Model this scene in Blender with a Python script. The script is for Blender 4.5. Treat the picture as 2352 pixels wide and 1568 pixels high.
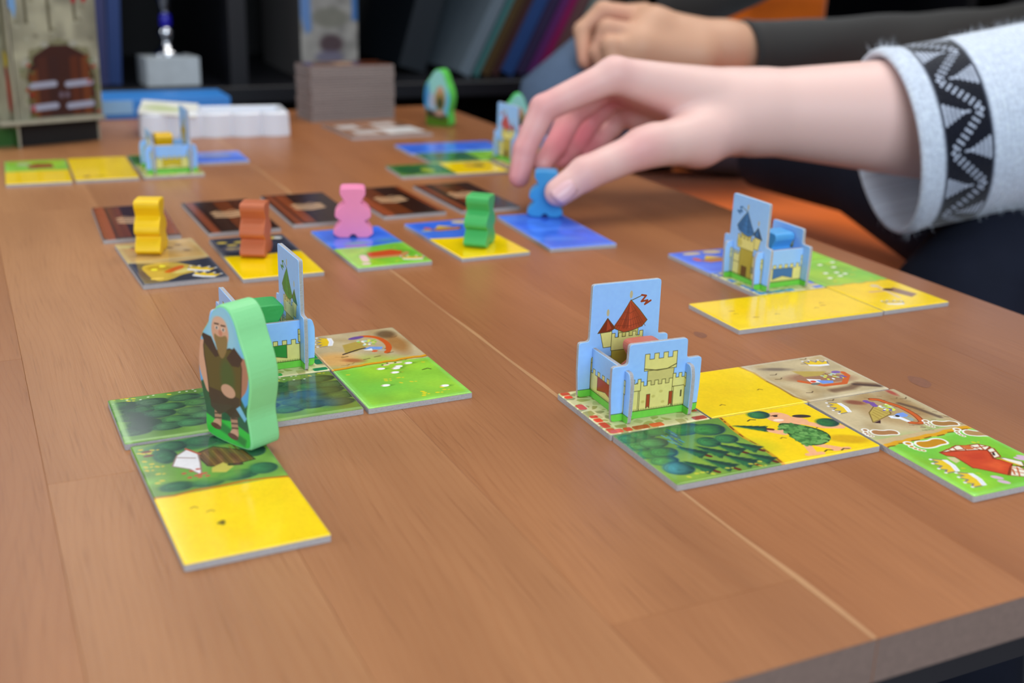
import bpy, bmesh, math, random
import numpy as np
from mathutils import Vector, Matrix

for o in list(bpy.data.objects):
    bpy.data.objects.remove(o, do_unlink=True)
SC = bpy.context.scene
COL = SC.collection
CM = 0.01
TZ = 0.50                      # height of the table top above the floor (m)

# ------------------------------------------------------------------ camera
YAW = math.radians(25.9)       # the table is the world grid: u to its right, v along its length
PITCH, ROLL, CAMH = 0.335028, 0.031525, 15.655
cp, sp, cy, sy = math.cos(PITCH), math.sin(PITCH), math.cos(YAW), math.sin(YAW)
fw = Vector((sy * cp, cy * cp, -sp))
r0 = Vector((cy, -sy, 0))
u0 = r0.cross(fw)
right = r0 * math.cos(ROLL) + u0 * math.sin(ROLL)
up = u0 * math.cos(ROLL) - r0 * math.sin(ROLL)
cam = bpy.data.cameras.new('camera')
camo = bpy.data.objects.new('camera', cam)
COL.objects.link(camo)
camo.matrix_world = Matrix(((right.x, up.x, -fw.x, 0), (right.y, up.y, -fw.y, 0),
                            (right.z, up.z, -fw.z, TZ + CAMH * CM), (0, 0, 0, 1)))
cam.sensor_width = 36
cam.lens = 2637.5 / 2352 * 36
cam.clip_start, cam.clip_end = 0.01, 50
cam.dof.use_dof = True
cam.dof.focus_distance = 0.420
cam.dof.aperture_fstop = 9.4
SC.camera = camo

# ------------------------------------------------------------------ world, lights, exposure
W = bpy.data.worlds.new('room_light')
SC.world = W
W.use_nodes = True
bg = W.node_tree.nodes['Background']
bg.inputs[0].default_value = (0.90, 0.95, 1.0, 1)
bg.inputs[1].default_value = 0.22


def area(name, loc, target, sx, sy_, power, col):
    l = bpy.data.lights.new(name, 'AREA')
    l.shape = 'RECTANGLE'
    l.size, l.size_y, l.energy, l.color = sx, sy_, power, col
    o = bpy.data.objects.new(name, l)
    COL.objects.link(o)
    o.location = loc
    o.rotation_euler = (Vector(target) - Vector(loc)).to_track_quat('-Z', 'Y').to_euler()
    return o


area('ceiling_lamp', (0.4, 0.75, 2.35), (0.3, 0.6, TZ), 1.3, 1.3, 19, (1.0, 0.95, 0.88))
area('window_light_rear', (-0.15, -1.6, 1.5), (0.3, 0.6, TZ), 1.6, 1.3, 40, (0.80, 0.90, 1.0))
area('window_light_back', (-0.2, 1.80, 1.45), (0.1, 0.4, TZ), 1.0, 0.9, 5, (0.92, 0.96, 1.0))
area('bench_fill_light', (1.5, 1.15, 2.35), (1.0, 1.0, TZ), 0.9, 0.9, 11, (1.0, 0.95, 0.88))  # unseen fill added above the bench to brighten the orange seat
area('window_light_left', (-1.9, 1.2, 1.35), (0.2, 0.6, TZ), 1.3, 1.2, 22, (0.9, 0.95, 1.0))
SC.view_settings.view_transform = 'Standard'
SC.view_settings.look = 'None'
SC.view_settings.gamma = 1
SC.view_settings.use_curve_mapping = False
SC.view_settings.exposure = 0.0


# ------------------------------------------------------------------ helpers
def lin(c):
    return [((x / 255) / 12.92 if x / 255 <= 0.04045 else ((x / 255 + 0.055) / 1.055) ** 2.4) for x in c[:3]] + [1]


MATS = {}


def mat(name, col, rough=0.5, spec=0.5, coat=0, metal=0, sss=0, noise=None, bump=None, sheen=0):
    """principled material; noise=(scale, amount) varies the colour, bump=(scale, strength)"""
    if name in MATS:
        return MATS[name]
    m = bpy.data.materials.new(name)
    m.use_nodes = True
    nt = m.node_tree
    b = nt.nodes['Principled BSDF']
    b.inputs['Base Color'].default_value = lin(col)
    b.inputs['Roughness'].default_value = rough
    b.inputs['Specular IOR Level'].default_value = spec
    b.inputs['Coat Weight'].default_value = coat
    b.inputs['Coat Roughness'].default_value = 0.06
    b.inputs['Metallic'].default_value = metal
    b.inputs['Sheen Weight'].default_value = sheen
    if sss:
        b.inputs['Subsurface Weight'].default_value = sss
        b.inputs['Subsurface Radius'].default_value = (1, 0.35, 0.2)
        b.inputs['Subsurface Scale'].default_value = 0.004
    tc = nt.nodes.new('ShaderNodeTexCoord')
    if noise:
        n = nt.nodes.new('ShaderNodeTexNoise')
        n.inputs['Scale'].default_value = noise[0]
        n.inputs['Detail'].default_value = 5
        nt.links.new(tc.outputs['Object'], n.inputs['Vector'])
        h = nt.nodes.new('ShaderNodeHueSaturation')
        h.inputs['Color'].default_value = lin(col)
        mr = nt.nodes.new('ShaderNodeMapRange')
        mr.inputs[3].default_value = 1 - noise[1]
        mr.inputs[4].default_value = 1 + noise[1]
        nt.links.new(n.outputs['Fac'], mr.inputs[0])
        nt.links.new(mr.outputs[0], h.inputs['Value'])
        nt.links.new(h.outputs[0], b.inputs['Base Color'])
    if bump:
        n = nt.nodes.new('ShaderNodeTexNoise')
        n.inputs['Scale'].default_value = bump[0]
        n.inputs['Detail'].default_value = 4
        nt.links.new(tc.outputs['Object'], n.inputs['Vector'])
        bp = nt.nodes.new('ShaderNodeBump')
        bp.inputs['Strength'].default_value = bump[1]
        bp.inputs['Distance'].default_value = 0.001
        nt.links.new(n.outputs['Fac'], bp.inputs['Height'])
        nt.links.new(bp.outputs[0], b.inputs['Normal'])
    MATS[name] = m
    return m


def painted(name, arr, rough=0.5, spec=0.5, coat=0.0, gain=1.0, bump=0.0):
    """material whose print is painted by this script (arr: rows x cols x 3, sRGB 0..1, first row on top)"""
    h, w = arr.shape[:2]
    im = bpy.data.images.new(name, w, h)
    px = np.ones((h, w, 4), np.float32)
    px[..., :3] = np.clip(arr[::-1], 0, 1)
    im.pixels.foreach_set(px.ravel())
    im.update()
    im.pack()
    m = mat(name, (200, 200, 200), rough, spec, coat)
    nt = m.node_tree
    b = nt.nodes['Principled BSDF']
    t = nt.nodes.new('ShaderNodeTexImage')
    t.image = im
    t.extension = 'EXTEND'
    mx = nt.nodes.new('ShaderNodeMixRGB')
    mx.blend_type = 'MULTIPLY'
    mx.inputs[0].default_value = 1
    mx.inputs[2].default_value = (gain, gain, gain, 1)
    nt.links.new(t.outputs[0], mx.inputs[1])
    nt.links.new(mx.outputs[0], b.inputs['Base Color'])
    return m


def empty(name, loc, rz=0.0, label=None, cat=None, group=None):
    o = bpy.data.objects.new(name, None)
    COL.objects.link(o)
    o.empty_display_size = 0.01
    o.location = loc
    o.rotation_euler = (0, 0, rz)
    tag(o, label, cat, group)
    return o


def tag(o, label=None, cat=None, group=None, kind=None):
    if label: o['label'] = label
    if cat: o['category'] = cat
    if group: o['group'] = group
    if kind: o['kind'] = kind
    return o


def obj(name, me, parent=None, mats=(), smooth=False, loc=None, rot=None):
    if isinstance(me, bmesh.types.BMesh):
        bm = me
        me = bpy.data.meshes.new(name)
        bm.normal_update()
        bm.to_mesh(me)
        bm.free()
    if mats and not len(me.materials):
        for m in mats: me.materials.append(m)
    if smooth:
        me.polygons.foreach_set('use_smooth', [True] * len(me.polygons))
    o = bpy.data.objects.new(name, me)
    COL.objects.link(o)
    if parent: o.parent = parent
    if loc: o.location = loc
    if rot: o.rotation_euler = rot
    return o


def copy_tree(o, parent=None):
    c = o.copy()
    COL.objects.link(c)
    if parent: c.parent = parent
    for ch in list(o.children):
        copy_tree(ch, c)
    return c


def bm_box(bm, x0, x1, y0, y1, z0, z1, mi=0):
    vs = [bm.verts.new(p) for p in ((x0, y0, z0), (x1, y0, z0), (x1, y1, z0), (x0, y1, z0),
                                    (x0, y0, z1), (x1, y0, z1), (x1, y1, z1), (x0, y1, z1))]
    for f in ((3, 2, 1, 0), (4, 5, 6, 7), (0, 1, 5, 4), (1, 2, 6, 5), (2, 3, 7, 6), (3, 0, 4, 7)):
        bm.faces.new([vs[i] for i in f]).material_index = mi


def box(x0, x1, y0, y1, z0, z1, bev=0.0, seg=2):
    bm = bmesh.new()
    bm_box(bm, x0, x1, y0, y1, z0, z1)
    if bev:
        bmesh.ops.bevel(bm, geom=bm.edges[:], offset=bev, segments=seg, affect='EDGES', profile=0.6)
    return bm


def lathe(prof, n=28):
    bm = bmesh.new()
    rings = [[bm.verts.new((r * math.cos(2 * math.pi * i / n), r * math.sin(2 * math.pi * i / n), z)) for i in range(n)]
             for r, z in prof]
    for a, b in zip(rings, rings[1:]):
        for i in range(n):
            bm.faces.new((a[i], a[(i + 1) % n], b[(i + 1) % n], b[i]))
    bm.faces.new(rings[0][::-1])
    bm.faces.new(rings[-1])
    return bm


def chaikin(p, n=2, closed=True):
    p = [tuple(q) for q in p]
    for _ in range(n):
        q = []
        m = len(p)
        for i in range(m if closed else m - 1):
            a, b = p[i], p[(i + 1) % m]
            q.append((a[0] * .75 + b[0] * .25, a[1] * .75 + b[1] * .25))
            q.append((a[0] * .25 + b[0] * .75, a[1] * .25 + b[1] * .75))
        if not closed: q = [p[0]] + q + [p[-1]]
        p = q
    return p


def round_corners(p, r, n=3):
    out = []
    m = len(p)
    for i in range(m):
        a, b, c = Vector(p[i - 1]), Vector(p[i]), Vector(p[(i + 1) % m])
        d1, d2 = (a - b), (c - b)
        rr = min(r, d1.length * .45, d2.length * .45)
        s, e = b + d1.normalized() * rr, b + d2.normalized() * rr
        for k in range(n + 1):
            t = k / n
            q = s * (1 - t) ** 2 + b * 2 * t * (1 - t) + e * t * t
            out.append((q.x, q.y))
    return out


def slab(outline, t, bev=0.0, uvbox=None, edge_mi=1):
    """extrude an x-z outline (counter-clockwise seen from -y) to thickness t along y, faces 0, edges 1; uv from uvbox"""
    bm = bmesh.new()
    f = [bm.verts.new((x, -t / 2, z)) for x, z in outline]
    b = [bm.verts.new((x, t / 2, z)) for x, z in outline]
    n = len(outline)
    ff = bm.faces.new(f)
    bf = bm.faces.new(b[::-1])
    for i in range(n):
        s = bm.faces.new((f[(i + 1) % n], f[i], b[i], b[(i + 1) % n]))
        s.material_index = edge_mi
    bmesh.ops.recalc_face_normals(bm, faces=bm.faces[:])
    if bev:
        es = list(set(ff.edges[:] + bf.edges[:]))
        r = bmesh.ops.bevel(bm, geom=es, offset=bev, segments=2, affect='EDGES', profile=0.5)
        bm.faces.ensure_lookup_table()
        for q in r['faces']:
            q.smooth = True
    bm.normal_update()
    if uvbox:
        uvl = bm.loops.layers.uv.new('UVMap')
        x0, x1, z0, z1 = uvbox
        for q in bm.faces:
            for l in q.loops:
                l[uvl].uv = ((l.vert.co.x - x0) / (x1 - x0), (l.vert.co.z - z0) / (z1 - z0))
    return bm


def tube(path, radii, n=20, cap=True, squash=None):
    """smooth tube through points (list of Vector), radius or (ra, rb) per point"""
    bm = bmesh.new()
    rings = []
    prev = None
    for i, p in enumerate(path):
        t = (path[min(i + 1, len(path) - 1)] - path[max(i - 1, 0)]).normalized()
        a = Vector((0, 0, 1)) if prev is None else prev
        a = (a - t * a.dot(t))
        if a.length < 1e-4: a = Vector((1, 0, 0)) - t * t.x
        a.normalize()
        prev = a
        b = t.cross(a)
        r = radii[i]
        ra, rb = r if isinstance(r, tuple) else (r, r)
        rings.append([bm.verts.new(p + a * ra * math.cos(2 * math.pi * k / n) + b * rb * math.sin(2 * math.pi * k / n)) for k in range(n)])
    for A, B in zip(rings, rings[1:]):
        for k in range(n):
            bm.faces.new((A[k], A[(k + 1) % n], B[(k + 1) % n], B[k]))
    if cap:
        bm.faces.new(rings[0][::-1])
        bm.faces.new(rings[-1])
    bmesh.ops.recalc_face_normals(bm, faces=bm.faces[:])
    return bm


def T(u, v, z=0.0):
    """table coordinates in cm -> world"""
    return (u * CM, v * CM, TZ + z * CM)


# ------------------------------------------------------------------ painting the printed faces
def vnoise(h, w, cells, seed):
    rs = np.random.RandomState(seed)
    g = rs.rand(int(cells * h / max(h, w)) + 3, int(cells * w / max(h, w)) + 3).astype(np.float32)
    y = np.linspace(0, g.shape[0] - 2.001, h)
    x = np.linspace(0, g.shape[1] - 2.001, w)
    yi, xi = y.astype(int), x.astype(int)
    fy, fx = (y - yi)[:, None], (x - xi)[None]
    fy, fx = fy * fy * (3 - 2 * fy), fx * fx * (3 - 2 * fx)
    a = g[yi][:, xi]; b = g[yi][:, xi + 1]; c = g[yi + 1][:, xi]; d = g[yi + 1][:, xi + 1]
    return (a * (1 - fx) + b * fx) * (1 - fy) + (c * (1 - fx) + d * fx) * fy


class Cv:
    def __init__(s, w, h, res, col):
        s.w, s.h, s.res = w, h, res
        s.H, s.W = int(round(h * res)), int(round(w * res))
        s.a = np.empty((s.H, s.W, 3), np.float32)
        s.a[:] = np.array(col[:3]) / 255
        s.org = (0, 0)

    def at(s, x, y):
        s.org = (x, y)
        return s

    def _win(s, x0, x1, y0, y1):
        i0, i1 = max(0, int(y0 * s.res) - 2), min(s.H, int(y1 * s.res) + 3)
        j0, j1 = max(0, int(x0 * s.res) - 2), min(s.W, int(x1 * s.res) + 3)
        if i1 <= i0 or j1 <= j0: return None
        Y, X = np.mgrid[i0:i1, j0:j1].astype(np.float32)
        return (slice(i0, i1), slice(j0, j1)), (X + .5) / s.res, (Y + .5) / s.res

    def _put(s, sl, d, col, al, soft):
        m = np.clip(0.5 - d / max(soft, 1.0 / s.res), 0, 1) * al
        s.a[sl] = s.a[sl] * (1 - m[..., None]) + (np.array(col[:3], np.float32) / 255) * m[..., None]

    def ell(s, cx, cy_, rx, ry, col, rot=0, al=1, soft=0):
        cx += s.org[0]; cy_ += s.org[1]
        R = max(rx, ry) + soft
        w = s._win(cx - R, cx + R, cy_ - R, cy_ + R)
        if not w: return s
        sl, X, Y = w
        c, n = math.cos(rot), math.sin(rot)
        x, y = (X - cx) * c + (Y - cy_) * n, -(X - cx) * n + (Y - cy_) * c
        s._put(sl, (np.sqrt((x / rx) ** 2 + (y / ry) ** 2) - 1) * min(rx, ry), col, al, soft)
        return s

    def poly(s, pts, col, al=1, soft=0, line=None, lw=0.012):
        P = np.array(pts, np.float32) + np.array(s.org, np.float32)
        w = s._win(P[:, 0].min() - soft - lw, P[:, 0].max() + soft + lw, P[:, 1].min() - soft - lw, P[:, 1].max() + soft + lw)
        if not w: return s
        sl, X, Y = w
        d = np.full(X.shape, 1e9, np.float32)
        ins = np.zeros(X.shape, bool)
        for i in range(len(P)):
            (ax, ay), (bx, by) = P[i - 1], P[i]
            ex, ey = bx - ax, by - ay
            t = np.clip(((X - ax) * ex + (Y - ay) * ey) / (ex * ex + ey * ey + 1e-12), 0, 1)
            d = np.minimum(d, (X - ax - t * ex) ** 2 + (Y - ay - t * ey) ** 2)
            if ay != by:
                ins ^= ((ay > Y) != (by > Y)) & (X < (bx - ax) * (Y - ay) / (by - ay) + ax)
        d = np.sqrt(d)
        sd = np.where(ins, -d, d)
        if col is not None: s._put(sl, sd, col, al, soft)
        if line is not None: s._put(sl, d - lw / 2, line, al, 0)
        return s

    def line(s, pts, w_, col, al=1, soft=0):
        P = np.array(pts, np.float32) + np.array(s.org, np.float32)
        w = s._win(P[:, 0].min() - w_ - soft, P[:, 0].max() + w_ + soft, P[:, 1].min() - w_ - soft, P[:, 1].max() + w_ + soft)
        if not w: return s
        sl, X, Y = w
        d = np.full(X.shape, 1e9, np.float32)
        for (ax, ay), (bx, by) in zip(P, P[1:]):
            ex, ey = bx - ax, by - ay
            t = np.clip(((X - ax) * ex + (Y - ay) * ey) / (ex * ex + ey * ey + 1e-12), 0, 1)
            d = np.minimum(d, (X - ax - t * ex) ** 2 + (Y - ay - t * ey) ** 2)
        s._put(sl, np.sqrt(d) - w_ / 2, col, al, soft)
        return s

    def mott(s, cells, amp, seed=0, tint=None):
        n = vnoise(s.H, s.W, cells, seed)[..., None] - .5
        if tint is None: s.a *= 1 + 2 * amp * n
        else: s.a += n * 2 * amp * np.array(tint, np.float32)
        return s


def bush(c, x, y, rx, ry, g=(60, 150, 75), dark=(25, 60, 60), rot=0.0, rs=None):
    c.ell(x, y, rx, ry, dark, rot, 1, .012)
    c.ell(x - rx * .2, y - ry * .1, rx * .78, ry * .86, tuple(a * .5 + b * .5 for a, b in zip(g, dark)), rot, .95, .05)
    c.ell(x - rx * .38, y - ry * .18, rx * .46, ry * .55, tuple(a * .85 + b * .15 for a, b in zip(g, dark)), rot, .85, .07)
    r_ = random.Random(int(x * 977 + y * 7919))
    for _ in range(9):
        a, q = r_.uniform(0, 6.3), r_.uniform(.2, .85)
        k = r_.uniform(.7, 1.2)
        c.ell(x + rx * q * math.cos(a), y + ry * q * math.sin(a), rx * .2, ry * .13, tuple(min(255, (u * .55 + w * .45) * k) for u, w in zip(g, dark)), .2, .5, .02)
    for k in range(3):
        a0 = .3 + k * .25
        c.line([(x + rx * a0 * math.cos(t) - rx * .1, y + ry * a0 * math.sin(t)) for t in np.linspace(1.2, 4.4, 9)], .008,
               tuple(min(255, q * 1.2) for q in g), .22)
    c.line([(x + rx * .97 * math.cos(t), y + ry * .97 * math.sin(t)) for t in np.linspace(.2, 2.6, 12)], .007, (150, 190, 140), .25)


def pine(c, x, y, w, h, ang=0.0, g=(42, 112, 66)):
    """a fir, apex at (x,y)-ang direction"""
    ca, sa = math.cos(ang), math.sin(ang)
    R = lambda px, py: (x + px * ca - py * sa, y + px * sa + py * ca)
    c.line([R(0, h * .45), R(0, h * .62)], .04, (95, 35, 20))
    L = [(0, -.5)]
    for k in range(5):
        q = -.5 + (k + 1) * .19
        L += [(.12 + k * .1, q), (.07 + k * .08, q - .02)]
    L += [(.5, .5), (.2, .46)]
    pts = [R(px * w, py * h) for px, py in L] + [R(-px * w, py * h) for px, py in L[::-1]]
    c.poly(pts, (24, 62, 52), 1, .012)
    c.poly([R(px * w * .8 - w * .12, py * h) for px, py in ((0, -.48), (.1, .1), (.15, .4), (-.4, .4))], g, .85, .04)


def crown(c, x, y, s, ang=0.0, gold=(232, 196, 40)):
    ca, sa = math.cos(ang), math.sin(ang)
    R = lambda p: [(x + (a * ca - b * sa) * s, y + (a * sa + b * ca) * s) for a, b in p]
    shp = [(-.5, .28), (-.62, -.2), (-.34, .02), (-.24, -.3), (0, .0), (.24, -.3), (.34, .02), (.62, -.2), (.5, .28), (.25, .36), (0, .39), (-.25, .36)]
    c.poly(R(shp), (238, 238, 240), 1, 0, (238, 238, 240), .11 * s)
    c.poly(R(shp), None, 1, 0, (130, 120, 120), .03)
    c.poly(R(shp), gold, 1)
    c.poly(R([(-.52, .26), (0, .34), (.52, .26), (.5, .42), (0, .5), (-.5, .42)]), (222, 226, 240), 1, 0, (240, 240, 242), .06 * s)
    for px, py in ((-.62, -.22), (-.24, -.32), (.24, -.32), (.62, -.22)):
        q = R([(px, py)])[0]
        c.ell(q[0], q[1], .07 * s, .07 * s, (236, 236, 238))


def footprint(c, x, y, s, ang=0.0, fill=(190, 130, 20)):
    ca, sa = math.cos(ang), math.sin(ang)
    R = lambda p: [(x + (a * ca - b * sa) * s, y + (a * sa + b * ca) * s) for a, b in p]
    sole = chaikin([(-.5, -.1), (-.45, .2), (-.1, .26), (.2, .18), (.5, .2), (.55, -.12), (.3, -.26), (0, -.16), (-.3, -.28)], 2)
    toes = [(-.62, -.22, .1), (-.68, -.02, .07), (-.67, .12, .06), (-.62, .23, .055), (-.55, .31, .05)]
    for px, py, r in toes:
        q = R([(px, py)])[0]
        c.ell(q[0], q[1], r * 1.5 * s, r * 1.5 * s, (240, 238, 232))
    c.poly(R(sole), fill, 1, 0, (240, 238, 232), .07 * s)
    for px, py, r in toes:
        q = R([(px, py)])[0]
        c.ell(q[0], q[1], r * s * .8, r * s * .8, fill)


def flowers(c, x0, y0, w, h, n, seed, col=(225, 205, 40)):
    rs = random.Random(seed)
    for _ in range(n):
        x, y = x0 + rs.random() * w, y0 + rs.random() * h
        c.ell(x, y, .022, .013, col, rs.random(), .85)
        if rs.random() < .5: c.ell(x + .04, y + .01, .014, .01, col, 0, .8)


def rim(c, x0, y0, w, h, col, wd=.05):
    for a, b, q, r in ((x0, y0, w, wd), (x0, y0 + h - wd, w, wd), (x0, y0, wd, h), (x0 + w - wd, y0, wd, h)):
        c.poly([(a, b), (a + q, b), (a + q, b + r), (a, b + r)], col, .35, .03)


def sq(c, col, cells=5, amp=.05, seed=1, x=0, y=0):
    """lay a square of ground colour with a soft mottle at square x,y"""
    c.org = (0, 0)
    c.poly([(x, y), (x + 1, y), (x + 1, y + 1), (x, y + 1)], col)
    i0, j0, n = int(y * c.res), int(x * c.res), int(c.res)
    t = vnoise(n, n, cells, seed)[..., None] - .5
    blk = c.a[i0:i0 + n, j0:j0 + n]
    blk *= (1 + 2 * amp * t)[:blk.shape[0], :blk.shape[1]]
    return c.at(x, y)


def wavy(p0, p1, seed, amp=.02, n=14):
    rs = random.Random(seed)
    out = []
    for i in range(n + 1):
        t = i / n
        out.append((p0[0] + (p1[0] - p0[0]) * t + rs.uniform(-amp, amp) * abs(p1[1] - p0[1]),
                    p0[1] + (p1[1] - p0[1]) * t + rs.uniform(-amp, amp) * abs(p1[0] - p0[0])))
    return out


YEL = (247, 210, 0)
GRS = (140, 200, 55)
SAND = (196, 178, 140)
SEA = (62, 112, 235)


def wheat(c, x, y, seed):
    sq(c, YEL, 4, .015, seed, x, y)
    rs = random.Random(seed)
    for _ in range(5):
        px, py = .15 + .7 * rs.random(), .15 + .7 * rs.random()
        c.ell(px, py, .16, .1, (242, 200, 0), rs.random() * 3, .35, .15)
    for _ in range(2):
        px, py = .2 + .6 * rs.random(), .2 + .6 * rs.random()
        c.line([(px, py), (px + .03, py - .015), (px + .05, py + .01)], .012, (120, 90, 10), .8)


def meadow(c, x, y, seed):
    sq(c, GRS, 4, .09, seed, x, y)
    rs = random.Random(seed)
    for _ in range(6):
        c.ell(rs.random(), rs.random(), .25, .16, (172, 212, 50) if rs.random() < .6 else (110, 195, 70), rs.random() * 3, .55, .2)
    flowers(c, .08, .08, .84, .84, 9, seed + 5)
    rim(c, 0, 0, 1, 1, (150, 225, 130))


def sheep(c, pts):
    for px, py in pts:
        c.ell(px + .03, py + .012, .05, .024, (90, 140, 40), 0, .5, .02)
        c.ell(px, py, .042, .028, (248, 246, 244))
        c.ell(px - .035, py - .006, .014, .01, (200, 170, 140))


def woods(c, x, y, seed, rows=6, gg=(70, 140, 78)):
    sq(c, (98, 140, 58), 6, .14, seed, x, y)
    rs = random.Random(seed)
    for j in range(rows):
        for i in range(4):
            px = .12 + .25 * i + (.12 if j % 2 else 0) + rs.uniform(-.03, .03)
            py = .2 + .72 * j / rows + rs.uniform(-.02, .02)
            bush(c, min(px, .93), py, .145, .085, tuple(q * rs.uniform(.85, 1.1) for q in gg), (30, 56, 42))
    flowers(c, .03, .02, .9, .1, 6, seed)


def mine_pit(c, x, y, seed, crown_at=None, k=1.0):
    """sandy square with a mine heap: tent, rail ring, gems"""
    sq(c, SAND, 5, .07, seed, x, y)
    rs = random.Random(seed)
    for _ in range(10):
        c.ell(rs.random(), rs.random(), .12, .05, (170, 140, 90), rs.random() * 3, .4, .08)
    for _ in range(7):
        px, py = rs.random(), rs.random()
        c.line([(px, py), (px + .05, py + .015), (px + .08, py - .01)], .014, (90, 70, 50), .7)
    return c


def gems(c, pts, rs):
    for px, py in pts:
        c.ell(px, py, .022, .014, rs.choice([(150, 200, 60), (215, 225, 90), (180, 210, 190), (215, 220, 60), (240, 240, 235), (110, 90, 170)]), rs.random() * 3)


def sea(c, x, y, seed):
    sq(c, SEA, 4, .08, seed, x, y)
    rs = random.Random(seed)
    for _ in range(5):
        c.ell(rs.random(), rs.random(), .3, .1, (90, 140, 245), .2, .4, .12)
    rim(c, 0, 0, 1, 1, (110, 160, 250), .06)


def boat(c, x, y, s):
    c.poly([(x - .5 * s, y), (x + .5 * s, y - .05 * s), (x + .35 * s, y + .22 * s), (x - .3 * s, y + .24 * s)], (196, 130, 50), 1, .01, (110, 60, 30), .02)
    c.poly([(x - .3 * s, y - .05 * s), (x - .05 * s, y - .38 * s), (x + .3 * s, y - .1 * s)], (226, 190, 40), 1, .01)
    c.ell(x - .5 * s, y - .1 * s, .1 * s, .16 * s, (205, 95, 60))


def swampdark(c, x, y, seed):
    sq(c, (58, 60, 74), 5, .1, seed, x, y)


RES = 240
RB = random.Random(5)


def art_forest_giant():
    c = Cv(2, 1, RES, (0, 0, 0))
    wheat(c, 1, 0, 3)
    c.org = (0, 0)
    bnd = [(1.07, 0), (1.06, .08), (1.05, .13), (1.02, .32), (1.01, .46), (1.03, .63), (1.02, .81), (1.0, 1.0)]
    c.poly([(0, 0)] + bnd + [(0, 1)], (104, 146, 58), 1, 0)
    c.line(bnd, .035, (214, 150, 10), .9, .01)
    for i in range(10):
        t = i / 10
        k = min(int(t * 7), 6)
        p, q = bnd[k], bnd[k + 1]
        c.line([(p[0] * .6 + q[0] * .4, p[1] * .6 + q[1] * .4), (p[0] * .2 + q[0] * .8, p[1] * .2 + q[1] * .8)], .014, (110, 55, 0), .9)
    for px, py, r in ((.3, .75, .3), (.6, .35, .25), (.85, .6, .25), (.15, .9, .2)):
        c.ell(px, py, r, r * .6, (150, 182, 60), .3, .6, .2)
    c.ell(.3, .2, .5, .25, (70, 120, 60), 0, .6, .2)
    # far row of round trees, then firs in front
    for px, py, rx, ry, g in ((.1, .13, .11, .09, (70, 155, 80)), (.24, .1, .12, .09, (60, 150, 85)), (.40, .08, .13, .09, (55, 140, 70)),
                              (.62, .12, .2, .12, (62, 150, 65)), (.1, .28, .11, .09, (85, 165, 85)), (.24, .27, .13, .1, (85, 165, 90)), (.1, .45, .11, .09, (80, 165, 75)),
                              (.22, .46, .12, .1, (70, 160, 80)), (.14, .6, .12, .09, (90, 175, 90)), (.83, .2, .15, .12, (70, 160, 65)), (.17, .76, .13, .12, (80, 160, 160))):
        bush(c, px, py, rx, ry, g, (30, 66, 62))
    for k in range(26):
        px = .36 + .14 * RB.random(); py = .06 + .36 * RB.random()
        c.line([(px, py), (px + .01, py + .06)], .018, (30, 80, 125) if k % 3 else (70, 150, 190), .65)
    for px, py, rx, ry in ((.68, .42, .1, .1), (.86, .42, .1, .09)):
        bush(c, px, py, rx, ry, (68, 150, 75), (28, 62, 58))
    for px, py, w, h in ((.45, .52, .17, .26), (.6, .57, .17, .28), (.77, .58, .18, .26), (.93, .6, .16, .24), (.34, .78, .17, .28), (.52, .8, .18, .28), (.72, .8, .2, .28), (.9, .82, .17, .24)):
        pine(c, px, py, w, h, -.5)
    flowers(c, .1, .88, .85, .1, 8, 4, (215, 205, 60))
    # figure in a leaf tunic carrying two uprooted trees
    skin, skd = (240, 176, 130), (215, 140, 100)
    c.ell(1.83, .8, .17, .085, (214, 165, 0), .5, .9, .04)
    for a, b in (((1.42, .76), (1.36, .93)), ((1.5, .8), (1.63, .93))):
        c.line([a, b], .07, skin)
        c.line([(b[0] - .06, b[1]), (b[0] + .07, b[1] + .015)], .055, skin)
    c.line([(1.66, .34), (1.8, .5), (1.94, .56)], .09, skin)
    c.line([(1.48, .36), (1.38, .5), (1.29, .38)], .075, skin)
    c.ell(1.56, .2, .115, .115, skin)
    c.ell(1.62, .3, .15, .09, skin, .4)
    c.ell(1.52, .25, .05, .025, (250, 225, 205), .2)
    c.ell(1.55, .165, .022, .018, (40, 25, 20)); c.ell(1.55, .15, .04, .01, (90, 50, 30))
    c.ell(1.77, .25, .085, .035, (58, 46, 40), .35)
    tun = chaikin([(1.46, .3), (1.6, .36), (1.74, .56), (1.72, .72), (1.55, .82), (1.38, .76), (1.42, .5)], 2)
    c.poly(tun, (58, 105, 48), 1, 0, (35, 60, 30), .015)
    for k in range(170):
        px, py = 1.4 + .32 * RB.random(), .36 + .42 * RB.random()
        if px < 1.4 + (py - .5) * (-.05) or px > 1.5 + py * .32 - max(0, py - .66) * .9 or px < 1.3 + (.8 - py) * -.1: continue
        c.ell(px, py, .03, .018, RB.choice([(88, 148, 70), (64, 120, 55), (110, 165, 85)]), RB.random() * 3)
    pine(c, 1.19, .29, .13, .3, -.95)
    bush(c, 1.43, .09, .1, .085, (60, 150, 75)); bush(c, 1.9, .45, .1, .09, (50, 135, 60))
    for px, py in ((1.25, .17), (1.47, .93), (1.62, .96)):
        c.line([(px, py), (px + .04, py - .02), (px + .08, py)], .014, (70, 55, 10))
    return c.a


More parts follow.
